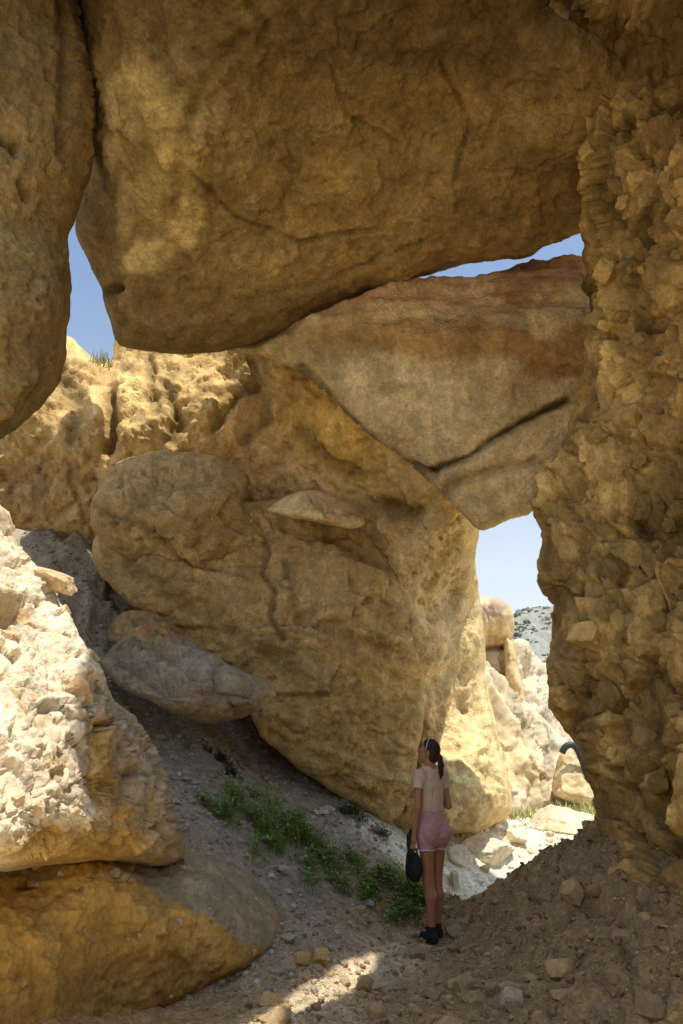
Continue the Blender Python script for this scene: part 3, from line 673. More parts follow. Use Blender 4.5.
# stones set in the broken wall and in the sunlit rock: parts of those rocks
def embed(owner, key, n, box, smin, smax, seed, cols, depth=.28, bias=None):
    V, px, N, T = SURF[key]; r = np.random.default_rng(seed); k = 0; tries = 0; placed = []
    while k < n and tries < n * 40:
        tries += 1
        x = r.uniform(box[0], box[2]); y = r.uniform(box[1], box[3])
        if bias and r.random() > bias(x, y): continue
        i = ((px - [x, y]) ** 2).sum(1).argmin()
        if np.hypot(*(px[i] - [x, y])) > 4: continue
        if (px[:, 0][np.abs(px[:, 1] - y) < 4].min() > x - 16) and key == 'rock_wall': continue
        s = smin * (smax / smin) ** (r.random() ** 1.6)
        if any(np.linalg.norm(V[i] - q) < .5 * (s + z) for q, z in placed): continue
        placed.append((V[i], s))
        c = T[i] * (1 + r.uniform(-.15, .2)) if cols is None else np.asarray(cols[r.integers(len(cols))]) * r.uniform(.85, 1.15)
        nn = N[i] / (np.linalg.norm(N[i]) + 1e-9)
        sz = s * np.array([r.uniform(.7, 1.1), r.uniform(.7, 1.1), r.uniform(.6, 1.2)])
        stone('embedded_stone', V[i] - nn * s * depth, sz, seed * 1000 + k, c, parent=owner, blocky=r.uniform(0, 1), rot=tuple(r.uniform(-.7, .7, 3)), sub=3, cuts=9, mat=owner.data.materials[0])
        k += 1
embed(wall, 'rock_wall', 98, (545, -10, 690, 980), .09, .42, 71, None, .08, lambda x, y: .25 + .75 * smooth(545, 660, x))
embed(sun_rock, 'pale_rock', 44, (0, 530, 106, 815), .05, .20, 72, [(.74, .63, .46), (.70, .55, .36), (.62, .45, .26)], .2)
V_, px_, N_, T_ = SURF['earth_bank']; r_ = np.random.default_rng(21)
for k in range(16):     # crumbs fallen into the joint between rock and bank
    x_ = r_.uniform(4, 186); j_ = np.where((np.abs(px_[:, 0] - x_) < 5) & (px_[:, 1] > 852) & (px_[:, 1] < 884))[0]; c_ = V_[j_[r_.integers(len(j_))]]; s_ = r_.uniform(.03, .10)
    stone('stone', c_ - [0, .01, .01], (s_ * r_.uniform(1, 1.6), s_, s_ * .7), 600 + k, np.array([.56, .43, .25]) * r_.uniform(.75, 1.2), .3, 2, .5, None, None, 'small tan stone fallen into the joint below the sunlit rock', 'stone', 'stones in the joint under the sunlit rock')
embed(bank, 'earth_bank', 36, (10, 868, 272, 1000), .02, .075, 74, [(.56, .42, .2), (.48, .36, .2), (.50, .45, .38)], .1)
V_, px_, N_, T_ = SURF['pale_rock']; i_ = ((px_ - [46, 583]) ** 2).sum(1).argmin()
tag(stone('jutting_stone', V_[i_] + np.array([.03, 0, .0]), (.30, .2, .13), 733, (.62, .45, .27), parent=sun_rock, blocky=1, rot=(.1, .45, .2), sub=3, mat=M_MUD), 'tan stone sticking out of the sunlit rock')

def gstone(px, py, size, seed, col, label, blocky=.6, sink=.25, cat='stone', name='stone', rot=None, group=None):
    return stone(name, hit(px, py, 8.0 if 'sunlit rock' in label or name == 'rock' else 2.0), size, seed, col, sink, 4 if max(size) > .2 else 3, blocky, rot, None, label, cat, group)
gstone(574, 902, (.16, .14, .16), 3, (.50, .37, .2), 'square tan block resting on the dirt bank by the right wall', 1.0, .15)
gstone(548, 900, (.10, .09, .07), 44, (.40, .29, .17), 'brown stone on the dirt bank left of the square tan block')
gstone(303, 964, (.15, .12, .11), 5, (.52, .36, .15), 'left of two yellow stones lying together on the path')
gstone(320, 961, (.19, .14, .10), 16, (.54, .38, .16), 'right of two yellow stones lying together on the path')
gstone(512, 1006, (.16, .14, .13), 7, (.50, .42, .34), 'pale rounded stone on the dirt at the bottom right')
gstone(432, 998, (.13, .1, .08), 8, (.42, .31, .18), 'small brown stone in the middle of the path below the person')
gstone(370, 988, (.17, .13, .12), 9, (.58, .47, .31), 'pale stone at the upper end of the sunlit streak on the path')
gstone(320, 814, (.22, .12, .05), 10, (.55, .52, .46), 'thin white flat stone on the grey scree above the green weeds', 1, .1)
gstone(283, 872, (.16, .12, .06), 13, (.52, .50, .45), 'whitish flat stone at the foot of the green weeds', 1, .1)
gstone(368, 905, (.13, .1, .06), 14, (.46, .43, .38), 'grey stone on the scree left of the person')
gstone(345, 985, (.1, .08, .07), 19, (.44, .32, .19), 'small brown stone just left of the sunlit streak end')
gstone(182, 886, (.1, .09, .06), 20, (.55, .50, .43), 'whitish stone on the grey crust of the earth bank')
gstone(455, 935, (.2, .16, .12), 21, (.36, .27, .17), 'brown stone beside the right foot of the person')
gstone(418, 955, (.20, .15, .08), 22, (.35, .27, .18), 'low brown stone in front of the feet of the person')
gstone(487, 852, (.70, .5, .34), 23, (.72, .62, .46), 'large pale rock at the foot of the pillar', .0, .5, 'rock', 'rock')
gstone(462, 858, (.4, .32, .26), 24, (.72, .62, .46), 'smaller pale sunlit rock left of the large one below the pillar', .0, .5, 'rock', 'rock')
gstone(514, 838, (.42, .34, .22), 25, (.70, .60, .44), 'low sunlit rock on the path right of the pillar foot', .3, .4, 'rock', 'rock')
gstone(455, 884, (.22, .1, .2), 26, (.62, .48, .3), 'upright sunlit stone behind the legs of the person', 1, .2)
gstone(560, 826, (1.5, 1.0, .5), 27, (.64, .53, .37), 'broad low sunlit mound of rock on the path beside the right wall', .1, .4, 'rock', 'rock')
r_ = np.random.default_rng(5)
for k in range(84):     # brown stones of the dirt bank
    for _ in range(60):
        x, y = r_.uniform(-.5, 2.3), r_.uniform(4.4, 7.2)
        if x > -.9 + .25 * (y - 4.4): break
    s_ = .05 * 4.2 ** (r_.random() ** 1.7)
    stone('stone', (x, y, ground_z([(x, y)])[0]), (s_ * r_.uniform(.9, 1.4), s_, s_ * r_.uniform(.5, .9)), 300 + k, np.array([.42, .305, .165]) * r_.uniform(.75, 1.25), r_.uniform(.25, .6), 2, .4, None, None,
          'small brown stone lying loose on the shaded dirt bank', 'stone', 'brown stones on the dirt bank')
for k in range(60):     # grey stones of the scree
    for _ in range(60):
        x, y = r_.uniform(-2.2, .6), r_.uniform(5.4, 9)
        if x < -.1 + .25 * (y - 6) and not (x < -.5 and y < 5.9): break
    s_ = .05 * 3.0 ** (r_.random() ** 1.8)
    stone('stone', (x, y, ground_z([(x, y)])[0]), (s_ * r_.uniform(.9, 1.6), s_, s_ * r_.uniform(.3, .7)), 400 + k, np.array([.38, .35, .30]) * r_.uniform(.75, 1.35), .25, 2, .8, None, None,
          'small grey stone lying loose on the scree slope', 'stone', 'grey stones on the scree')
# pebbles and grit: nobody could count them
def pebbles(name, n, sampler, smin, smax, cols, seed, label):
    r = np.random.default_rng(seed); P_ = sampler(r, n); z = ground_z(P_); d, f = ICO[1]
    sh = [stone_shape(900 + k, (1, 1, .7), 1, 8, .6, 0)[0] for k in range(12)]
    s = smin * (smax / smin) ** (r.random(len(P_)) ** 2.2); a = r.uniform(0, 6.28, len(P_)); VV = []; CC = []
    for k in range(len(P_)):
        v = sh[k % 12]; ca, sa = math.cos(a[k]), math.sin(a[k])
        v = v @ np.array([[ca, sa, 0], [-sa, ca, 0], [0, 0, 1]]) * s[k]
        VV.append(v + [P_[k, 0], P_[k, 1], z[k] + s[k] * .12])
        CC.append(np.tile(np.asarray(cols[r.integers(len(cols))]) * r.uniform(.7, 1.35), (len(v), 1)))
    m = len(d); FF = (f[None] + (np.arange(len(P_)) * m)[:, None, None]).reshape(-1, 3)
    o = mesh_np(name, np.vstack(VV), FF, M_STONE, np.clip(np.vstack(CC), .03, .8), smooth_=False)
    tag(o, label, kind='stuff'); return o
def samp_left(r, n):
    p = np.stack([r.uniform(-4.6, 1.2, n * 4), r.uniform(5.0, 10.4, n * 4)], -1)
    q = p[:, 0] - .28 * (p[:, 1] - 6.7) + r.normal(0, .25, len(p)); return p[(q < .25)][:n]
def samp_right(r, n):
    p = np.stack([r.uniform(-1.6, 2.6, n * 4), r.uniform(4.1, 8.0, n * 4)], -1)
    q = p[:, 0] - .28 * (p[:, 1] - 6.7) + r.normal(0, .25, len(p)); return p[(q > -.1)][:n]
def samp_out(r, n): return np.stack([r.uniform(.7, 5, n), r.uniform(7.8, 17, n)], -1)
pebbles('scree', 7000, samp_left, .016, .085, [(.38, .35, .30), (.32, .29, .24), (.45, .42, .37), (.34, .28, .2)], 1, 'grey scree of small broken stones on the left slope')
pebbles('gravel', 3600, samp_right, .014, .07, [(.36, .26, .15), (.42, .31, .18), (.30, .21, .12)], 2, 'brown gravel over the dirt path and bank')
pebbles('pale_gravel', 1800, samp_out, .03, .16, [(.72, .64, .5), (.66, .57, .43), (.6, .48, .32)], 3, 'pale gravel on the sunlit path outside')

# ------------------------------------------------------------------ weeds and grass
M_LEAF = plain('leaf', None, .6, .25, .25, 25, 0, attr=True)
def blades(n, rad, h, seed, cols, center, rx=1.0, ry=1.0, lean=.5, wd=.006, leafy=0, zf=None):
    r = np.random.default_rng(seed); VV, FF, CC = [], [], []; base = 0
    bun = [(rad * math.sqrt(r.random()), r.uniform(0, 6.28), r.uniform(.5, 1.25)) for _ in range(max(3, n // 26))]
    for k in range(n):
        a = r.uniform(0, 6.28); q = rad * math.sqrt(r.random()); bx, by = center[0] + q * rx * math.cos(a), center[1] + q * ry * math.sin(a)
        bs = 1.0
        if leafy:
            bq, ba, bs = bun[r.integers(len(bun))]; e0 = abs(r.normal(0, .05)) + .01; e1 = r.uniform(0, 6.28)
            bx, by = center[0] + bq * rx * math.cos(ba) + e0 * math.cos(e1), center[1] + bq * ry * math.sin(ba) + e0 * math.sin(e1); q = min(rad, bq)
        bz = ground_z([(bx, by)])[0] if zf is None else zf
        hh = h * r.uniform(.45, 1.15) * (1 - .45 * (q / rad) ** 2) * bs; d = r.uniform(0, 6.28); L = lean * r.uniform(.2, 1.3)
        dx, dy = math.cos(d), math.sin(d); px_, py_ = -dy, dx; w0 = wd * r.uniform(.7, 1.4); c = np.asarray(cols[r.integers(len(cols))]) * r.uniform(.65, 1.4)
        pts = []
        for t in (0, .35, .7, 1.0):
            o = hh * L * t * t; z = bz - .01 + hh * t * (1 - .25 * L * t); wq = w0 * (1 - t) ** .6 if t < 1 else .0003
            pts += [(bx + dx * o - px_ * wq, by + dy * o - py_ * wq, z), (bx + dx * o + px_ * wq, by + dy * o + py_ * wq, z)]
        VV += pts; FF += [(base + 2 * i, base + 2 * i + 1, base + 2 * i + 3, base + 2 * i + 2) for i in range(3)]; CC += [c] * 8; base += 8
        for j in range(leafy):
            t = r.uniform(.25, 1); o = hh * L * t * t; cx, cy, cz = bx + dx * o, by + dy * o, bz + hh * t * (1 - .25 * L * t)
            e = r.uniform(0, 6.28); l = r.uniform(.02, .045); lw = l * .28; ex, ey, ez = math.cos(e), math.sin(e), r.uniform(-.2, .7)
            VV += [(cx, cy, cz), (cx + ex * l * .5 - ey * lw, cy + ey * l * .5 + ex * lw, cz + ez * l * .5), (cx + ex * l, cy + ey * l, cz + ez * l * .8), (cx + ex * l * .5 + ey * lw, cy + ey * l * .5 - ex * lw, cz + ez * l * .5)]
            FF.append((base, base + 1, base + 2, base + 3)); CC += [c * r.uniform(.8, 1.25)] * 4; base += 4
    return np.array(VV), np.array(FF), np.array(CC)
GREEN = [(.17, .34, .05), (.22, .40, .08), (.14, .26, .05), (.28, .38, .10), (.36, .34, .16)]
def weeds(px, py, n, rad, h, seed, label, rx=1, ry=1, cols=GREEN, lean=.9, leafy=7, wd=.0035, name='weed_clump', cat='weeds', group='green weeds on the scree'):
    c = hit(px, py); V, Fc, C_ = blades(n, rad, h, seed, cols, c, rx, ry, lean, wd, leafy)
    return tag(mesh_np(name, V, Fc, M_LEAF, C_, origin=tuple(c)), label, cat, group)
weeds(272, 836, 520, .50, .34, 1, 'dense green weeds high on the scree, largest clump left of the person', 1.1, 1.1)
weeds(240, 822, 200, .42, .24, 2, 'sparser green weeds at the left end of the weed patch')
weeds(303, 850, 260, .40, .28, 3, 'green weeds in the middle of the patch beside the largest clump')
weeds(335, 872, 260, .42, .22, 4, 'low thin weeds running down the scree towards the person', 1.2, .8)
weeds(372, 893, 430, .46, .30, 5, 'bright green weeds low on the scree just left of the person', 1.3, .7)
weeds(405, 900, 300, .34, .28, 6, 'green weeds right behind the legs of the person', 1.1, .7)
weeds(360, 822, 160, .3, .15, 7, 'small olive weeds at the top edge of the scree below the cliff', 1.2, .7, [(.09, .12, .03), (.12, .14, .05)])
weeds(218, 762, 130, .3, .14, 8, 'dim sparse weeds under the grey slab boulder', 1, .8, [(.06, .085, .03), (.08, .09, .04)])
tag(mesh_np('dry_grass', *(lambda t: (t[0], t[1]))(blades(900, 1.0, .3, 9, [(.5, .45, .18)], (3.75, 13.2), 1.5, .35, .6, .008)), M_LEAF,
    np.tile([.52, .46, .2], (900 * 8, 1)) * np.repeat(RNG.uniform(.6, 1.15, 900), 8)[:, None] * np.where(np.repeat(RNG.random(900), 8)[:, None] < .4, [.75, 1.0, .8], [1, 1, 1])), 'dry yellow green grass along the far end of the sunlit path', kind='stuff')
tp = P(100, 362, 9.75)
V_, F_, C_ = blades(90, .22, .3, 10, [(.42, .42, .16), (.3, .34, .1)], tp, 1, .5, .5, .008, 0, tp[2] - .05)
tag(mesh_np('grass_tuft', V_, F_, M_LEAF, C_, origin=tuple(tp)), 'yellow green grass tuft on the skyline in the gap at upper left', 'grass')
# dry stalks at the foot of the bank
for k, (x_, y_) in enumerate([(132, 1000), (112, 1006), (236, 960)]):
    c_ = hit(x_, y_); V_, F_, C_ = blades(5, .06, .32, 60 + k, [(.42, .32, .14)], c_, 1, 1, .7, .003)
    tag(mesh_np('dry_stalk', V_, F_, M_LEAF, C_, origin=tuple(c_)), ['thin dry stalks leaning at the foot of the earth bank', 'dry stalks left of the tallest ones at the bank foot', 'dry stalks at the right tip of the earth bank'][k], 'dry plant', 'dry stalks by the bank')

# black bent pipe beyond the wall edge
def tube(pts, r, seg=10, sub=6):
    p = np.asarray(pts, float); q = []
    for i in range(len(p) - 1):
        a, b, c, d = p[max(i - 1, 0)], p[i], p[i + 1], p[min(i + 2, len(p) - 1)]
        for k in range(sub):
            t = k / sub; q.append(.5 * ((2 * b) + (c - a) * t + (2 * a - 5 * b + 4 * c - d) * t * t + (3 * b - a - 3 * c + d) * t ** 3))
    q.append(p[-1]); q = np.array(q); T = np.gradient(q, axis=0); T /= np.linalg.norm(T, axis=1, keepdims=True)
    up = np.array([0.13, .31, .94]); A = np.cross(T, up); A /= np.linalg.norm(A, axis=1, keepdims=True) + 1e-9; B = np.cross(T, A)
    rr = np.full(len(q), r) if np.isscalar(r) else np.interp(np.linspace(0, 1, len(q)), np.linspace(0, 1, len(r)), r)
    an = np.linspace(0, 2 * np.pi, seg, endpoint=False)
    V = (q[:, None] + rr[:, None, None] * (np.cos(an)[None, :, None] * A[:, None] + np.sin(an)[None, :, None] * B[:, None])).reshape(-1, 3)
    F_ = [(i * seg + j, i * seg + (j + 1) % seg, (i + 1) * seg + (j + 1) % seg, (i + 1) * seg + j) for i in range(len(q) - 1) for j in range(seg)]
    n = len(V); V = np.vstack([V, q[0], q[-1]])
    F_ += [(n, (j + 1) % seg, j, j) for j in range(seg)] + [(n + 1, n - seg + j, n - seg + (j + 1) % seg, n - seg + (j + 1) % seg) for j in range(seg)]
    return V, F_
def mesh_py(name, V, F_, mat, parent=None, origin=None, smooth_=True):
    V = np.asarray(V, float)
    if origin is None: origin = (V[:, 0].mean(), V[:, 1].mean(), V[:, 2].min())
    me = bpy.data.meshes.new(name); me.from_pydata([tuple(v - np.asarray(origin)) for v in V], [], [tuple(dict.fromkeys(f)) for f in F_]); me.update()
    me.polygons.foreach_set('use_smooth', [smooth_] * len(me.polygons)); me.materials.append(mat)
    o = bpy.data.objects.new(name, me); COL.objects.link(o); o.parent = parent
    o.location = Vector(origin) - (parent.location if parent else Vector((0, 0, 0))); return o
M_BLACK = plain('black_fabric', (.018, .018, .02), .75, .3, .3, 60, .3)
M_PIPE = plain('black_plastic', (.02, .022, .03), .5, .4, .2, 20, .1)
pv = [P(562, 753, 14), P(564.5, 748, 14), P(569, 745, 14), P(574, 746, 14), P(578, 751, 14), P(581, 758, 14), P(586, 772, 14), P(590, 800, 14)]
V_, F_ = tube(pv, .062)
tag(mesh_py('bent_pipe', V_, F_, M_PIPE), 'black bent pipe showing beyond the edge of the right wall', 'pipe')

# shrubs of the far hill
V_, px_, N_, T_ = SURF['hills']; sel = np.where((px_[:, 0] > 430) & (px_[:, 0] < 640) & (px_[:, 1] < 700))[0]
r_ = np.random.default_rng(8); sv, sf = ICO[1]; VV = []
sel = sel[fbm(V_[sel] / 9, 3, .6, 140) > -.12]
for i in r_.choice(sel, min(900, len(sel)), replace=False):
    s_ = .35 * 3.6 ** (r_.random() ** 2); VV.append(V_[i] + sv * np.array([s_, s_, s_ * .7]) * r_.uniform(.7, 1.2, (len(sv), 1)))
m_ = len(sv); FF = (sf[None] + (np.arange(len(VV)) * m_)[:, None, None]).reshape(-1, 3)
tag(mesh_np('shrubs', np.vstack(VV), FF, M_FAR, np.tile([.15, .165, .13], (len(VV) * m_, 1)), smooth_=False), 'dark shrubs dotted over the hazy hill', kind='stuff')

# ================================================================== THE PERSON
def surfnet(Fv, org, h):
    s = Fv < 0; nx, ny, nz = Fv.shape
    c = [(i, j, k) for i in (0, 1) for j in (0, 1) for k in (0, 1)]
    sub = lambda A, o: A[o[0]:nx - 1 + o[0], o[1]:ny - 1 + o[1], o[2]:nz - 1 + o[2]]
    cnt = sum(sub(s, o).astype(np.int8) for o in c); act = (cnt > 0) & (cnt < 8)
    I = np.argwhere(act); vid = np.full(act.shape, -1, np.int64); vid[act] = np.arange(len(I))
    acc = np.zeros((len(I), 3)); n = np.zeros(len(I))
    for a in c:
        for ax in range(3):
            if a[ax] == 0:
                b = list(a); b[ax] = 1
                fa = Fv[I[:, 0] + a[0], I[:, 1] + a[1], I[:, 2] + a[2]]; fb = Fv[I[:, 0] + b[0], I[:, 1] + b[1], I[:, 2] + b[2]]
                m = (fa < 0) != (fb < 0); t = np.where(m, fa / np.where(fa - fb == 0, 1, fa - fb), 0)
                p = np.tile(np.array(a, float), (len(I), 1)); p[:, ax] = t
                acc += p * m[:, None]; n += m
    V = (I + acc / n[:, None]) * h + org
    Q = []
    for ax in range(3):
        b, d = (ax + 1) % 3, (ax + 2) % 3
        lo = [slice(1, -1)] * 3; lo[ax] = slice(0, -1); hi = list(lo); hi[ax] = slice(1, None)
        A, B = s[tuple(lo)], s[tuple(hi)]; E = np.argwhere(A != B); inside = A[A != B]
        off = np.ones(3, int); off[ax] = 0; E = E + off
        def vv(db, dd):
            q = E.copy(); q[:, b] += db; q[:, d] += dd; return vid[q[:, 0], q[:, 1], q[:, 2]]
        f = np.stack([vv(-1, -1), vv(0, -1), vv(0, 0), vv(-1, 0)], -1)
        f[~inside] = f[~inside][:, ::-1]; Q.append(f)
    return V, np.vstack(Q)

class SDF:
    def __init__(s, lo, hi, h):
        s.lo = np.array(lo, float); s.h = h; s.n = np.ceil((np.array(hi) - lo) / h).astype(int) + 1
        s.F = np.full(s.n, 1.0, np.float32)
    def _reg(s, lo, hi):
        a = np.clip(np.floor((np.array(lo) - s.lo) / s.h).astype(int), 0, s.n); b = np.clip(np.ceil((np.array(hi) - s.lo) / s.h).astype(int) + 1, 0, s.n)
        sl = tuple(slice(x, y) for x, y in zip(a, b))
        g = np.stack(np.meshgrid(*[np.arange(x, y) * s.h + o for x, y, o in zip(a, b, s.lo)], indexing='ij'), -1)
        return sl, g
    def put(s, lo, hi, fn, k=.02, mode='add'):
        sl, g = s._reg(np.array(lo) - k - 3 * s.h, np.array(hi) + k + 3 * s.h)
        if g.size == 0: return
        d = fn(g); A = s.F[sl]
        if mode == 'add':
            h_ = np.clip(.5 + .5 * (A - d) / k, 0, 1); s.F[sl] = A * (1 - h_) + d * h_ - k * h_ * (1 - h_)
        elif mode == 'sub':
            s.F[sl] = np.maximum(A, -d)
    def cone(s, a, b, ra, rb, k=.02, mode='add'):
        a, b = np.array(a, float), np.array(b, float); ab = b - a; L = ab @ ab
        def fn(g):
            t = np.clip(((g - a) @ ab) / L, 0, 1); return np.sqrt(((g - a - t[..., None] * ab) ** 2).sum(-1)) - (ra + (rb - ra) * t)
        m = max(ra, rb); s.put(np.minimum(a, b) - m, np.maximum(a, b) + m, fn, k, mode)
    def chain(s, pts, rs, k=.02):
        for i in range(len(pts) - 1): s.cone(pts[i], pts[i + 1], rs[i], rs[i + 1], k)
    def ell(s, c, r, k=.02, R=None, mode='add'):
        c, r = np.array(c, float), np.array(r, float)
        def fn(g):
            q = g - c
            if R is not None: q = q @ R
            q = q / r; l = np.sqrt((q * q).sum(-1)) + 1e-6; return (l - 1) * l / (np.sqrt(((q / r) ** 2).sum(-1)) + 1e-6)
        m = r.max() if R is not None else r; s.put(c - m, c + m, fn, k, mode)
    def prof(s, tab, off=0, z0=None, z1=None, k=.02, cap=.01):
        t = np.array(tab, float)[::-1]; z0 = t[0, 0] if z0 is None else z0; z1 = t[-1, 0] if z1 is None else z1
        def fn(g):
            z = g[..., 2]; a = np.interp(z, t[:, 0], t[:, 1]) + off; b = np.interp(z, t[:, 0], t[:, 2]) + off; cy = np.interp(z, t[:, 0], t[:, 3])
            q = np.sqrt((g[..., 0] / a) ** 2 + ((g[..., 1] - cy) / b) ** 2)
            return np.maximum((q - 1) * np.minimum(a, b), np.maximum(z0 - z, z - z1))
        m = t[:, 1].max() + off; n = t[:, 2].max() + abs(t[:, 3]).max() + off
        s.put((-m, -n, z0), (m, n, z1), fn, k)
    def build(s): return surfnet(s.F, s.lo, s.h)

TORSO = [(1.43,.048,.05,.0),(1.395,.085,.058,-.002),(1.365,.128,.07,-.004),(1.33,.148,.083,-.002),(1.27,.143,.092,.004),(1.20,.130,.092,.008),(1.13,.117,.083,.01),(1.06,.112,.079,.01),
         (1.00,.125,.086,.004),(.94,.146,.097,-.004),(.88,.158,.105,-.012),(.83,.158,.106,-.014),(.785,.146,.095,-.01),(.75,.12,.07,-.005)]
LEGS = {-1: [(-.082,0,.83),(-.070,.012,.48),(-.067,-.016,.35),(-.062,-.012,.10),(-.062,-.005,.06)], 1: [(.082,.01,.83),(.070,.055,.485),(.070,.045,.355),(.070,.075,.11),(.070,.085,.07)]}
LR = [.083, .053, .053, .034, .036]
SH = {-1: (-.150, -.002, 1.345), 1: (.150, -.002, 1.345)}
ARM = {-1: [SH[-1], (-.195,-.030,1.085), (-.212,.020,.875)], 1: [SH[1], (.198,-.020,1.085), (.135,.165,1.12)]}
from mathutils import Matrix
HR = np.array((Matrix.Rotation(math.radians(38), 3, 'Z') @ Matrix.Rotation(math.radians(14), 3, 'X')))   # head turned left and tilted up
HC = np.array([-.004, .012, 1.555])
hp = lambda x, y, z: tuple(HC + HR @ np.array([x, y, z]))
b = SDF((-.34, -.22, -.01), (.30, .30, 1.70), .0058)
b.prof(TORSO, 0, .76, 1.42, .015)
for sg in (-1, 1):
    b.chain(LEGS[sg], LR, .025)
    b.ell((sg * .075, -.075, .865), (.078, .06, .085), .03)
    f = LEGS[sg][4]; b.cone((f[0], f[1] - .02, .035), (f[0] - .01, f[1] + .13, .025), .03, .022, .02)
    b.ell((sg * .07, .075, 1.25), (.055, .045, .055), .03)
    a = ARM[sg]; b.cone(a[0], a[1], .043, .034, .03); b.cone(a[1], a[2], .034, .022, .015)
    b.cone((sg * .05, -.01, 1.41), a[0], .03, .042, .04)
b.cone((0, .0, 1.38), hp(0, -.025, -.08), .05, .047, .03)
b.ell(HC + HR @ np.array([0, -.012, .022]), (.073, .092, .085), .02, HR)
b.ell(HC + HR @ np.array([0, .03, -.045]), (.055, .062, .068), .03, HR)
b.cone(hp(0, .082, .012), hp(0, .104, -.022), .009, .014, .012)
b.ell(HC + HR @ np.array([0, .083, -.055]), (.022, .012, .011), .01, HR)
b.ell(HC + HR @ np.array([0, .073, -.09]), (.022, .018, .016), .015, HR)
for sg in (-1, 1):
    b.ell(HC + HR @ np.array([sg * .074, -.012, -.012]), (.010, .02, .03), .006, HR)
    b.ell(HC + HR @ np.array([sg * .031, .088, .006]), (.014, .010, .008), .004, HR, 'sub')
    b.ell(HC + HR @ np.array([sg * .031, .076, .006]), (.012, .010, .009), .003, HR)
# left hand, hanging, closed on the bag handle; right hand in front of the body
w_ = np.array(ARM[-1][2]); b.cone(w_, w_ + [-.004, .006, -.06], .021, .027, .012)
b.ell(w_ + [-.006, .008, -.065], (.017, .04, .042), .012)
for k in range(4):
    y = w_[1] + .036 - .019 * k; L_ = (.95, 1.05, 1.0, .82)[k]
    b.chain([(w_[0] - .012, y, w_[2] - .095), (w_[0] - .022, y, w_[2] - .095 - .034 * L_), (w_[0] - .004, y, w_[2] - .095 - .052 * L_), (w_[0] + .014, y, w_[2] - .095 - .040 * L_)], [.0095, .009, .0085, .007], .004)
b.chain([(w_[0] + .006, w_[1] + .03, w_[2] - .04), (w_[0] + .024, w_[1] + .04, w_[2] - .075), (w_[0] + .022, w_[1] + .032, w_[2] - .105)], [.012, .010, .008], .006)
w2 = np.array(ARM[1][2]); dr = np.array([-.35, .9, .1]); dr /= np.linalg.norm(dr); sd_ = np.array([.9, .35, 0])
b.cone(w2, w2 + dr * .06, .021, .027, .012)
for k in range(4):
    o_ = w2 + dr * .075 + np.array([0, 0, .03 - .019 * k]); b.chain([o_, o_ + dr * .035 - sd_ * .008, o_ + dr * .05 - sd_ * .03, o_ + dr * .04 - sd_ * .048], [.0095, .009, .0085, .007], .004)
b.chain([w2 + dr * .02 + [0, 0, .025], w2 + dr * .05 + [-.01, 0, .05], w2 + dr * .08 + [-.02, 0, .05]], [.012, .010, .008], .006)
V, Q = b.build()
skin = np.tile([.40, .185, .095], (len(V), 1))
hl = (V - HC) @ HR
eye = (np.hypot(np.abs(hl[:, 0]) - .031, (hl[:, 2] - .006) * 1.3) < .009) & (hl[:, 1] > .07); skin[eye] = [.08, .06, .05]
lips = (np.abs(hl[:, 0]) < .022) & (np.abs(hl[:, 2] + .055) < .009) & (hl[:, 1] > .075); skin[lips] = [.42, .16, .13]
brow = (np.abs(np.abs(hl[:, 0]) - .032) < .018) & (np.abs(hl[:, 2] - .03) < .005) & (hl[:, 1] > .06); skin[brow] = [.08, .05, .03]
M_SKIN = plain('skin', None, .5, .4, .08, 30, .05, attr=True)
foot = hit(437, 944)
PR = Matrix.Rotation(math.radians(30), 3, 'Z'); PRn = np.array(PR) @ np.diag([.90, .95, 1.0]); PZ = foot + np.array([0, 0, 0.0])
wld = lambda v: v @ PRn.T + PZ
pz = ground_z([tuple(wld(np.array([[-.062, .03, 0]]))[0, :2]), tuple(wld(np.array([[.07, .12, 0]]))[0, :2])]); PZ = np.array([PZ[0], PZ[1], pz.max() - .012])
wld = lambda v: np.asarray(v) @ PRn.T + PZ
person = mesh_np('person', wld(V), Q, M_SKIN, skin, origin=tuple(PZ))
tag(person, 'person with dark ponytail, pale top and pink shorts standing with back turned, holding black bag', 'person')
def garment(name, s, mat, post=None):
    V, Q = s.build()
    if post: V = post(V)
    return mesh_np(name, wld(V), Q, mat, None, parent=person)
M_TEE = plain('pale_cotton', (.62, .47, .36), .9, .1, .08, 14, .25); M_SHORT = plain('pink_denim', (.54, .30, .315), .9, .1, .12, 18, .25)
M_HAIR = plain('dark_hair', (.040, .019, .011), .55, .25, .4, 60, .3); M_WHITE = plain('pale_plastic', (.6, .58, .55), .4, .4, .05, 30, 0)
g_ = SDF((-.27, -.20, .98), (.27, .20, 1.46), .0055)
g_.prof([(z, a_ + (.006 if z < 1.2 else 0), b_ + (.008 if z < 1.2 else 0), c_) for z, a_, b_, c_ in TORSO], .012, 1.035, 1.405, .012)
for sg in (-1, 1):
    a = np.array(ARM[sg][0]); e = np.array(ARM[sg][1]); g_.cone((sg * .05, -.01, 1.405), a, .036, .053, .04); g_.cone(a, a + (e - a) * .38, .054, .056, .03); g_.ell((sg * .07, .08, 1.25), (.062, .05, .06), .03)
g_.cone((0, .02, 1.50), (0, .012, 1.40), .06, .058, .01, 'sub')
for sg in (-1, 1):      # open sleeve ends
    a = np.array(ARM[sg][0]); e = np.array(ARM[sg][1]); d_ = (e - a) / np.linalg.norm(e - a); q_ = a + (e - a) * .42
    g_.put(q_ - .12, q_ + .14, lambda g, q_=q_, d_=d_: np.maximum(np.maximum(-((g - q_) @ d_), np.sqrt(((g - q_) ** 2).sum(-1)) - .075), .128 - np.abs(g[..., 0])), .004, 'sub')
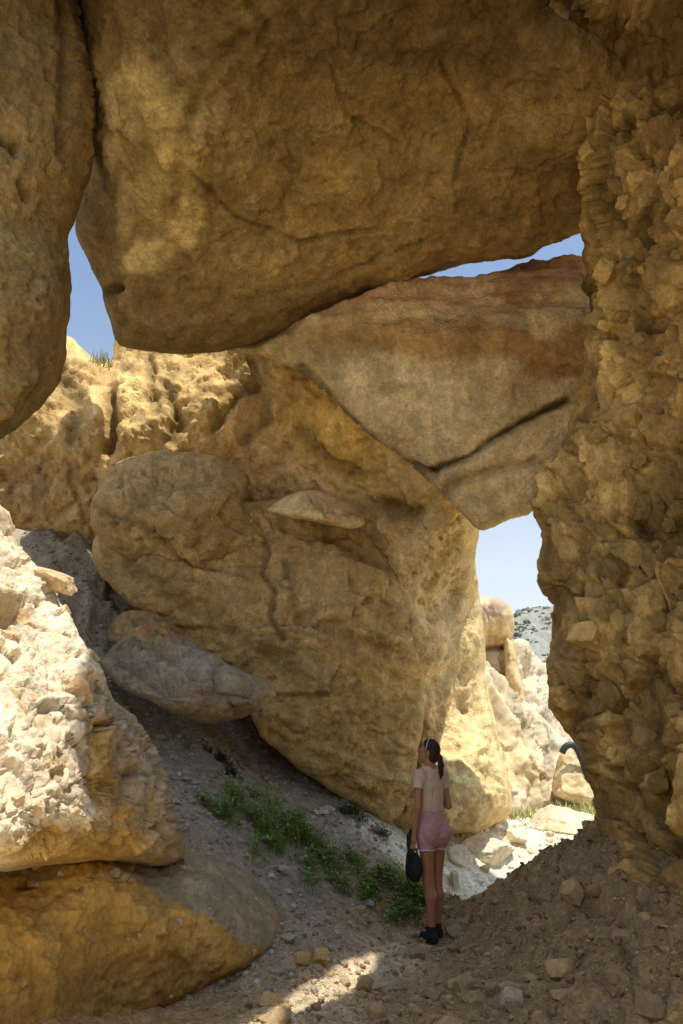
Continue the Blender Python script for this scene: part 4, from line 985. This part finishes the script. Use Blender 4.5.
g_.put((-.3, -.25, .9), (.3, .25, 1.05), lambda g: g[..., 2] - (1.045 + .006 * np.sin(g[..., 0] * 40)), .004, 'sub')
garment('t_shirt', g_, M_TEE, lambda V: V + np.stack([0 * V[:, 0], .013 * fbm(V * [11, 9, 5], 4, .5, 3, True), 0 * V[:, 0]], -1))
g_ = SDF((-.24, -.22, .66), (.24, .20, 1.10), .0055)
g_.prof(TORSO, .011, .76, 1.065, .012)
for sg in (-1, 1):
    p_ = [np.array(x) for x in LEGS[sg][:2]]; g_.cone(p_[0], p_[0] + (p_[1] - p_[0]) * .36, .093, .084, .016); g_.ell((sg * .077, -.077, .865), (.084, .066, .090), .016)
g_.put((-.02, -.25, .6), (.02, .25, .79), lambda g: np.maximum(np.abs(g[..., 0]) - .004 - .10 * np.clip(.775 - g[..., 2], 0, 1), g[..., 2] - .785), .004, 'sub')
g_.put((-.3, -.25, .6), (.3, .25, .735), lambda g: g[..., 2] - (.728 + .10 * np.clip(-np.abs(g[..., 0]) + .05, 0, 1)), .004, 'sub')
sh_ = garment('shorts', g_, M_SHORT, lambda V: V + np.stack([0 * V[:, 0], .008 * fbm(V * [13, 13, 18], 4, .5, 5, True), 0 * V[:, 0]], -1))
for sg in (-1, 1):      # pale frayed hems
    p_ = [np.array(x) for x in LEGS[sg][:2]]; c_ = p_[0] + (p_[1] - p_[0]) * ((.83 - .729) / .35)
    tv, tf = tube([(c_[0] + .0875 * math.cos(t_), c_[1] + .0875 * math.sin(t_), .729 + .003 * math.sin(5 * t_)) for t_ in np.linspace(0, 6.28, 25)], .0065, 6, 2)
    mesh_py('hem', wld(tv), tf, M_WHITE, person)
g_ = SDF((-.22, -.24, 1.20), (.20, .20, 1.72), .0052)
g_.ell(HC + HR @ np.array([0, -.018, .030]), (.083, .100, .091), .02, HR)
g_.ell(HC + HR @ np.array([0, -.05, -.03]), (.070, .062, .06), .03, HR)
g_.put(HC - .2, HC + .2, lambda g: -(((g - HC) @ HR)[..., 1] - .030 - .55 * np.clip(((g - HC) @ HR)[..., 2] - .02, 0, .1) * 1.0), .004, 'sub')
g_.put(HC - .2, HC + .2, lambda g: np.maximum(((g - HC) @ HR)[..., 2] + .02, -((g - HC) @ HR)[..., 1] - .03), .004, 'sub')
g_.chain([hp(0, -.100, -.005), (.028, -.125, 1.50), (.034, -.128, 1.44), (.038, -.120, 1.37), (.036, -.112, 1.315)], [.024, .027, .030, .022, .006], .012)
hair = garment('hair', g_, M_HAIR, lambda V: V + .004 * np.stack([fbm(V * [60, 60, 9], 2, .5, 7)] * 3, -1))
tv, tf = tube([hp(.03 * 0 - .086 * math.cos(t_), .012, .026 + .096 * math.sin(t_)) for t_ in np.linspace(-.25, 3.4, 14)], .0042, 8, 3)
mesh_py('hair_band', wld(tv), tf, M_WHITE, person)
tv, tf = tube([hp(.028 * math.cos(t_), -.108 + .006 * math.sin(t_), -.006 + .024 * math.sin(t_)) for t_ in np.linspace(0, 6.28, 14)], .007, 8, 3)
mesh_py('hair_tie', wld(tv), tf, M_BLACK, person)
for sg in (-1, 1):
    f = LEGS[sg][4]; g_ = SDF((f[0] - .09, f[1] - .12, -.03), (f[0] + .09, f[1] + .24, .16), .005); z0 = f[2] - .06
    g_.ell((f[0], f[1] - .025, z0 + .04), (.042, .055, .05), .02); g_.ell((f[0] - .005, f[1] + .07, z0 + .03), (.045, .10, .038), .03); g_.cone((f[0], f[1] - .005, z0 + .05), (f[0], f[1] - .008, z0 + .105), .047, .044, .02)
    g_.put((f[0] - .1, f[1] - .15, -.1), (f[0] + .1, f[1] + .25, z0 + .0), lambda g, z0=z0: g[..., 2] - z0, .004, 'sub')
    sh = garment('shoe', g_, M_BLACK)
# the bag, hanging from the left hand
hx, hy, hz = w_[0] - .004, w_[1] + .008, w_[2] - .128
g_ = SDF((hx - .13, hy - .17, hz - .33), (hx + .13, hy + .19, hz + .02), .0055)
g_.ell((hx, hy + .01, hz - .19), (.06, .095, .085), .03); g_.ell((hx, hy + .01, hz - .11), (.05, .085, .08), .04); g_.ell((hx, hy + .06, hz - .17), (.05, .055, .06), .03)
V, Q = g_.build(); V = V + .008 * np.stack([fbm(V * 14, 3, .5, 4), fbm(V * 14, 3, .5, 5), 0 * V[:, 0]], -1)
bag = bpy.data.objects.new('bag', None); COL.objects.link(bag); bag.location = Vector(wld(np.array([[hx, hy, hz - .3]]))[0]); tag(bag, 'soft black bag held by its handle in the left hand of the person', 'bag')
bag.empty_display_size = .1
bpy.context.view_layer.update()
mesh_np('bag_body', wld(V), Q, M_BLACK, None, parent=bag)
tv, tf = tube([(hx, hy - .05, hz - .07), (hx - .002, hy - .045, hz - .02), (hx, hy, hz + .0), (hx, hy + .045, hz - .02), (hx, hy + .06, hz - .08)], .0085, 8, 6); mesh_py('handle', wld(tv), tf, M_BLACK, bag)
tv, tf = tube([(hx - .03, hy - .05, hz - .05), (hx - .085, hy - .02, hz - .02), (hx - .098, hy + .0, hz - .12), (hx - .09, hy + .01, hz - .22), (hx - .045, hy + .0, hz - .30), (hx, hy - .02, hz - .30)], .0075, 8, 6); mesh_py('strap', wld(tv), tf, M_BLACK, bag)
g_ = SDF((hx - .1, hy - .0, hz - .12), (hx + .12, hy + .2, hz + .25), .0055)
g_.chain([(hx, hy + .05, hz - .08), (hx - .002, hy + .06, hz + .02), (hx + .006, hy + .065, hz + .09), (hx + .015, hy + .06, hz + .13)], [.036, .030, .030, .02], .02)
V, Q = g_.build(); V = V + .006 * np.stack([fbm(V * 22, 3, .5, 8), fbm(V * 22, 3, .5, 9), 0 * V[:, 0]], -1); mesh_np('top_flap', wld(V), Q, M_BLACK, None, parent=bag)

# ------------------------------------------------------------------ unseen shell added round the viewpoint to cut the sky fill
def fill_shell():
    th = np.linspace(math.radians(168), math.radians(372), 90); zz = np.linspace(-.4, 4.8, 34)
    A, Z = np.meshgrid(th, zz)
    R = 5.6 + .9 * np.sin(A * 3.1) - .10 * Z
    X = R * np.cos(A) * 1.05; Y = -.6 + R * np.sin(A) * 1.15
    X = np.where(A > math.radians(270), X * .95, X)
    p = np.stack([X, Y, Z], -1).reshape(-1, 3)
    n = np.stack([-np.cos(A), -np.sin(A), 0 * A], -1).reshape(-1, 3)
    h = .5 * fbm(p / 2.2, 5, .55, 301) + .2 * facets(p, .9, 302)[0]
    inner = p + n * h[:, None]; outer = p - n * 1.6
    ny, nx = A.shape; i = np.arange(nx * ny).reshape(ny, nx); N = nx * ny
    q = np.stack([i[:-1, :-1], i[:-1, 1:], i[1:, 1:], i[1:, :-1]], -1).reshape(-1, 4)
    top = np.stack([i[-1, :-1], i[-1, 1:], i[-1, 1:] + N, i[-1, :-1] + N], -1)
    s0 = np.stack([i[:-1, 0], i[1:, 0], i[1:, 0] + N, i[:-1, 0] + N], -1); s1 = np.stack([i[:-1, -1], i[1:, -1], i[1:, -1] + N, i[:-1, -1] + N], -1)
    T = np.array([.64, .51, .33]) * (1 + .25 * fbm(p / 1.2, 4, .6, 303))[:, None]
    return np.vstack([inner, outer]), np.vstack([q[:, ::-1], q + N, top, s0, s1[:, ::-1]]), np.vstack([T, T])
V_, F_, T_ = fill_shell()
tag(mesh_np('fill_blocker', V_, F_, M_SAND, np.clip(T_, .05, .7), origin=(0, -4, 0)), 'unseen tan shell added behind the viewpoint to cut the sky fill', kind='structure')

# ================================================================== WORLD, SUN, CAMERA
SUN = Vector((.20, -.21, 1.0)).normalized()
w = bpy.data.worlds.new("World"); S.world = w; w.use_nodes = True
nt = w.node_tree; nt.nodes.clear()
sky = nt.nodes.new('ShaderNodeTexSky'); sky.sky_type = 'NISHITA'; sky.sun_disc = False
sky.sun_elevation = math.asin(SUN.z); sky.sun_rotation = math.atan2(SUN.x, SUN.y); sky.air_density = 1.0; sky.dust_density = 3.0; sky.ozone_density = 1.5
bg = nt.nodes.new('ShaderNodeBackground'); bg.inputs[1].default_value = 0.15
wo = nt.nodes.new('ShaderNodeOutputWorld'); wb = nt.nodes.new('ShaderNodeMix'); wb.data_type = 'RGBA'; wb.blend_type = 'MULTIPLY'; wb.inputs[0].default_value = 1
nt.links.new(sky.outputs[0], wb.inputs[6]); wb.inputs[7].default_value = (1.0, 1.2, 1.32, 1)   # the photograph's warm white balance
# pale haze low over the horizon
tcw = nt.nodes.new('ShaderNodeTexCoord'); sx = nt.nodes.new('ShaderNodeSeparateXYZ'); nt.links.new(tcw.outputs['Generated'], sx.inputs[0])
mr = nt.nodes.new('ShaderNodeMapRange'); mr.interpolation_type = 'SMOOTHSTEP'; nt.links.new(sx.outputs[2], mr.inputs[0])
mr.inputs[1].default_value = .02; mr.inputs[2].default_value = .62; mr.inputs[3].default_value = .9; mr.inputs[4].default_value = .12
hz = nt.nodes.new('ShaderNodeMix'); hz.data_type = 'RGBA'; nt.links.new(mr.outputs[0], hz.inputs[0])
nt.links.new(wb.outputs[2], hz.inputs[6]); hz.inputs[7].default_value = (6.4, 6.85, 7.2, 1)
nt.links.new(hz.outputs[2], bg.inputs[0]); nt.links.new(bg.outputs[0], wo.inputs[0])
ld = bpy.data.lights.new('sun', 'SUN'); ld.energy = 5.0; ld.angle = math.radians(.53); ld.color = (1, .945, .81)
lo = bpy.data.objects.new('sun', ld); COL.objects.link(lo); lo.rotation_euler = SUN.to_track_quat('Z', 'Y').to_euler(); lo.location = (5, -5, 30)
cd = bpy.data.cameras.new('camera'); cd.sensor_fit = 'VERTICAL'; cd.sensor_height = 36; cd.lens = 36 * F / 1024; cd.clip_start = .05; cd.clip_end = 5000
co = bpy.data.objects.new('camera', cd); COL.objects.link(co); co.location = (0, 0, CAMZ); co.rotation_euler = (math.pi / 2 + PHI, 0, 0)
S.camera = co
S.view_settings.view_transform = 'Standard'; S.view_settings.look = 'None'; S.view_settings.exposure = 0
S.cycles.max_bounces = 12; S.cycles.diffuse_bounces = 8; S.cycles.use_denoising = True
S.cycles.sample_clamp_indirect = 8
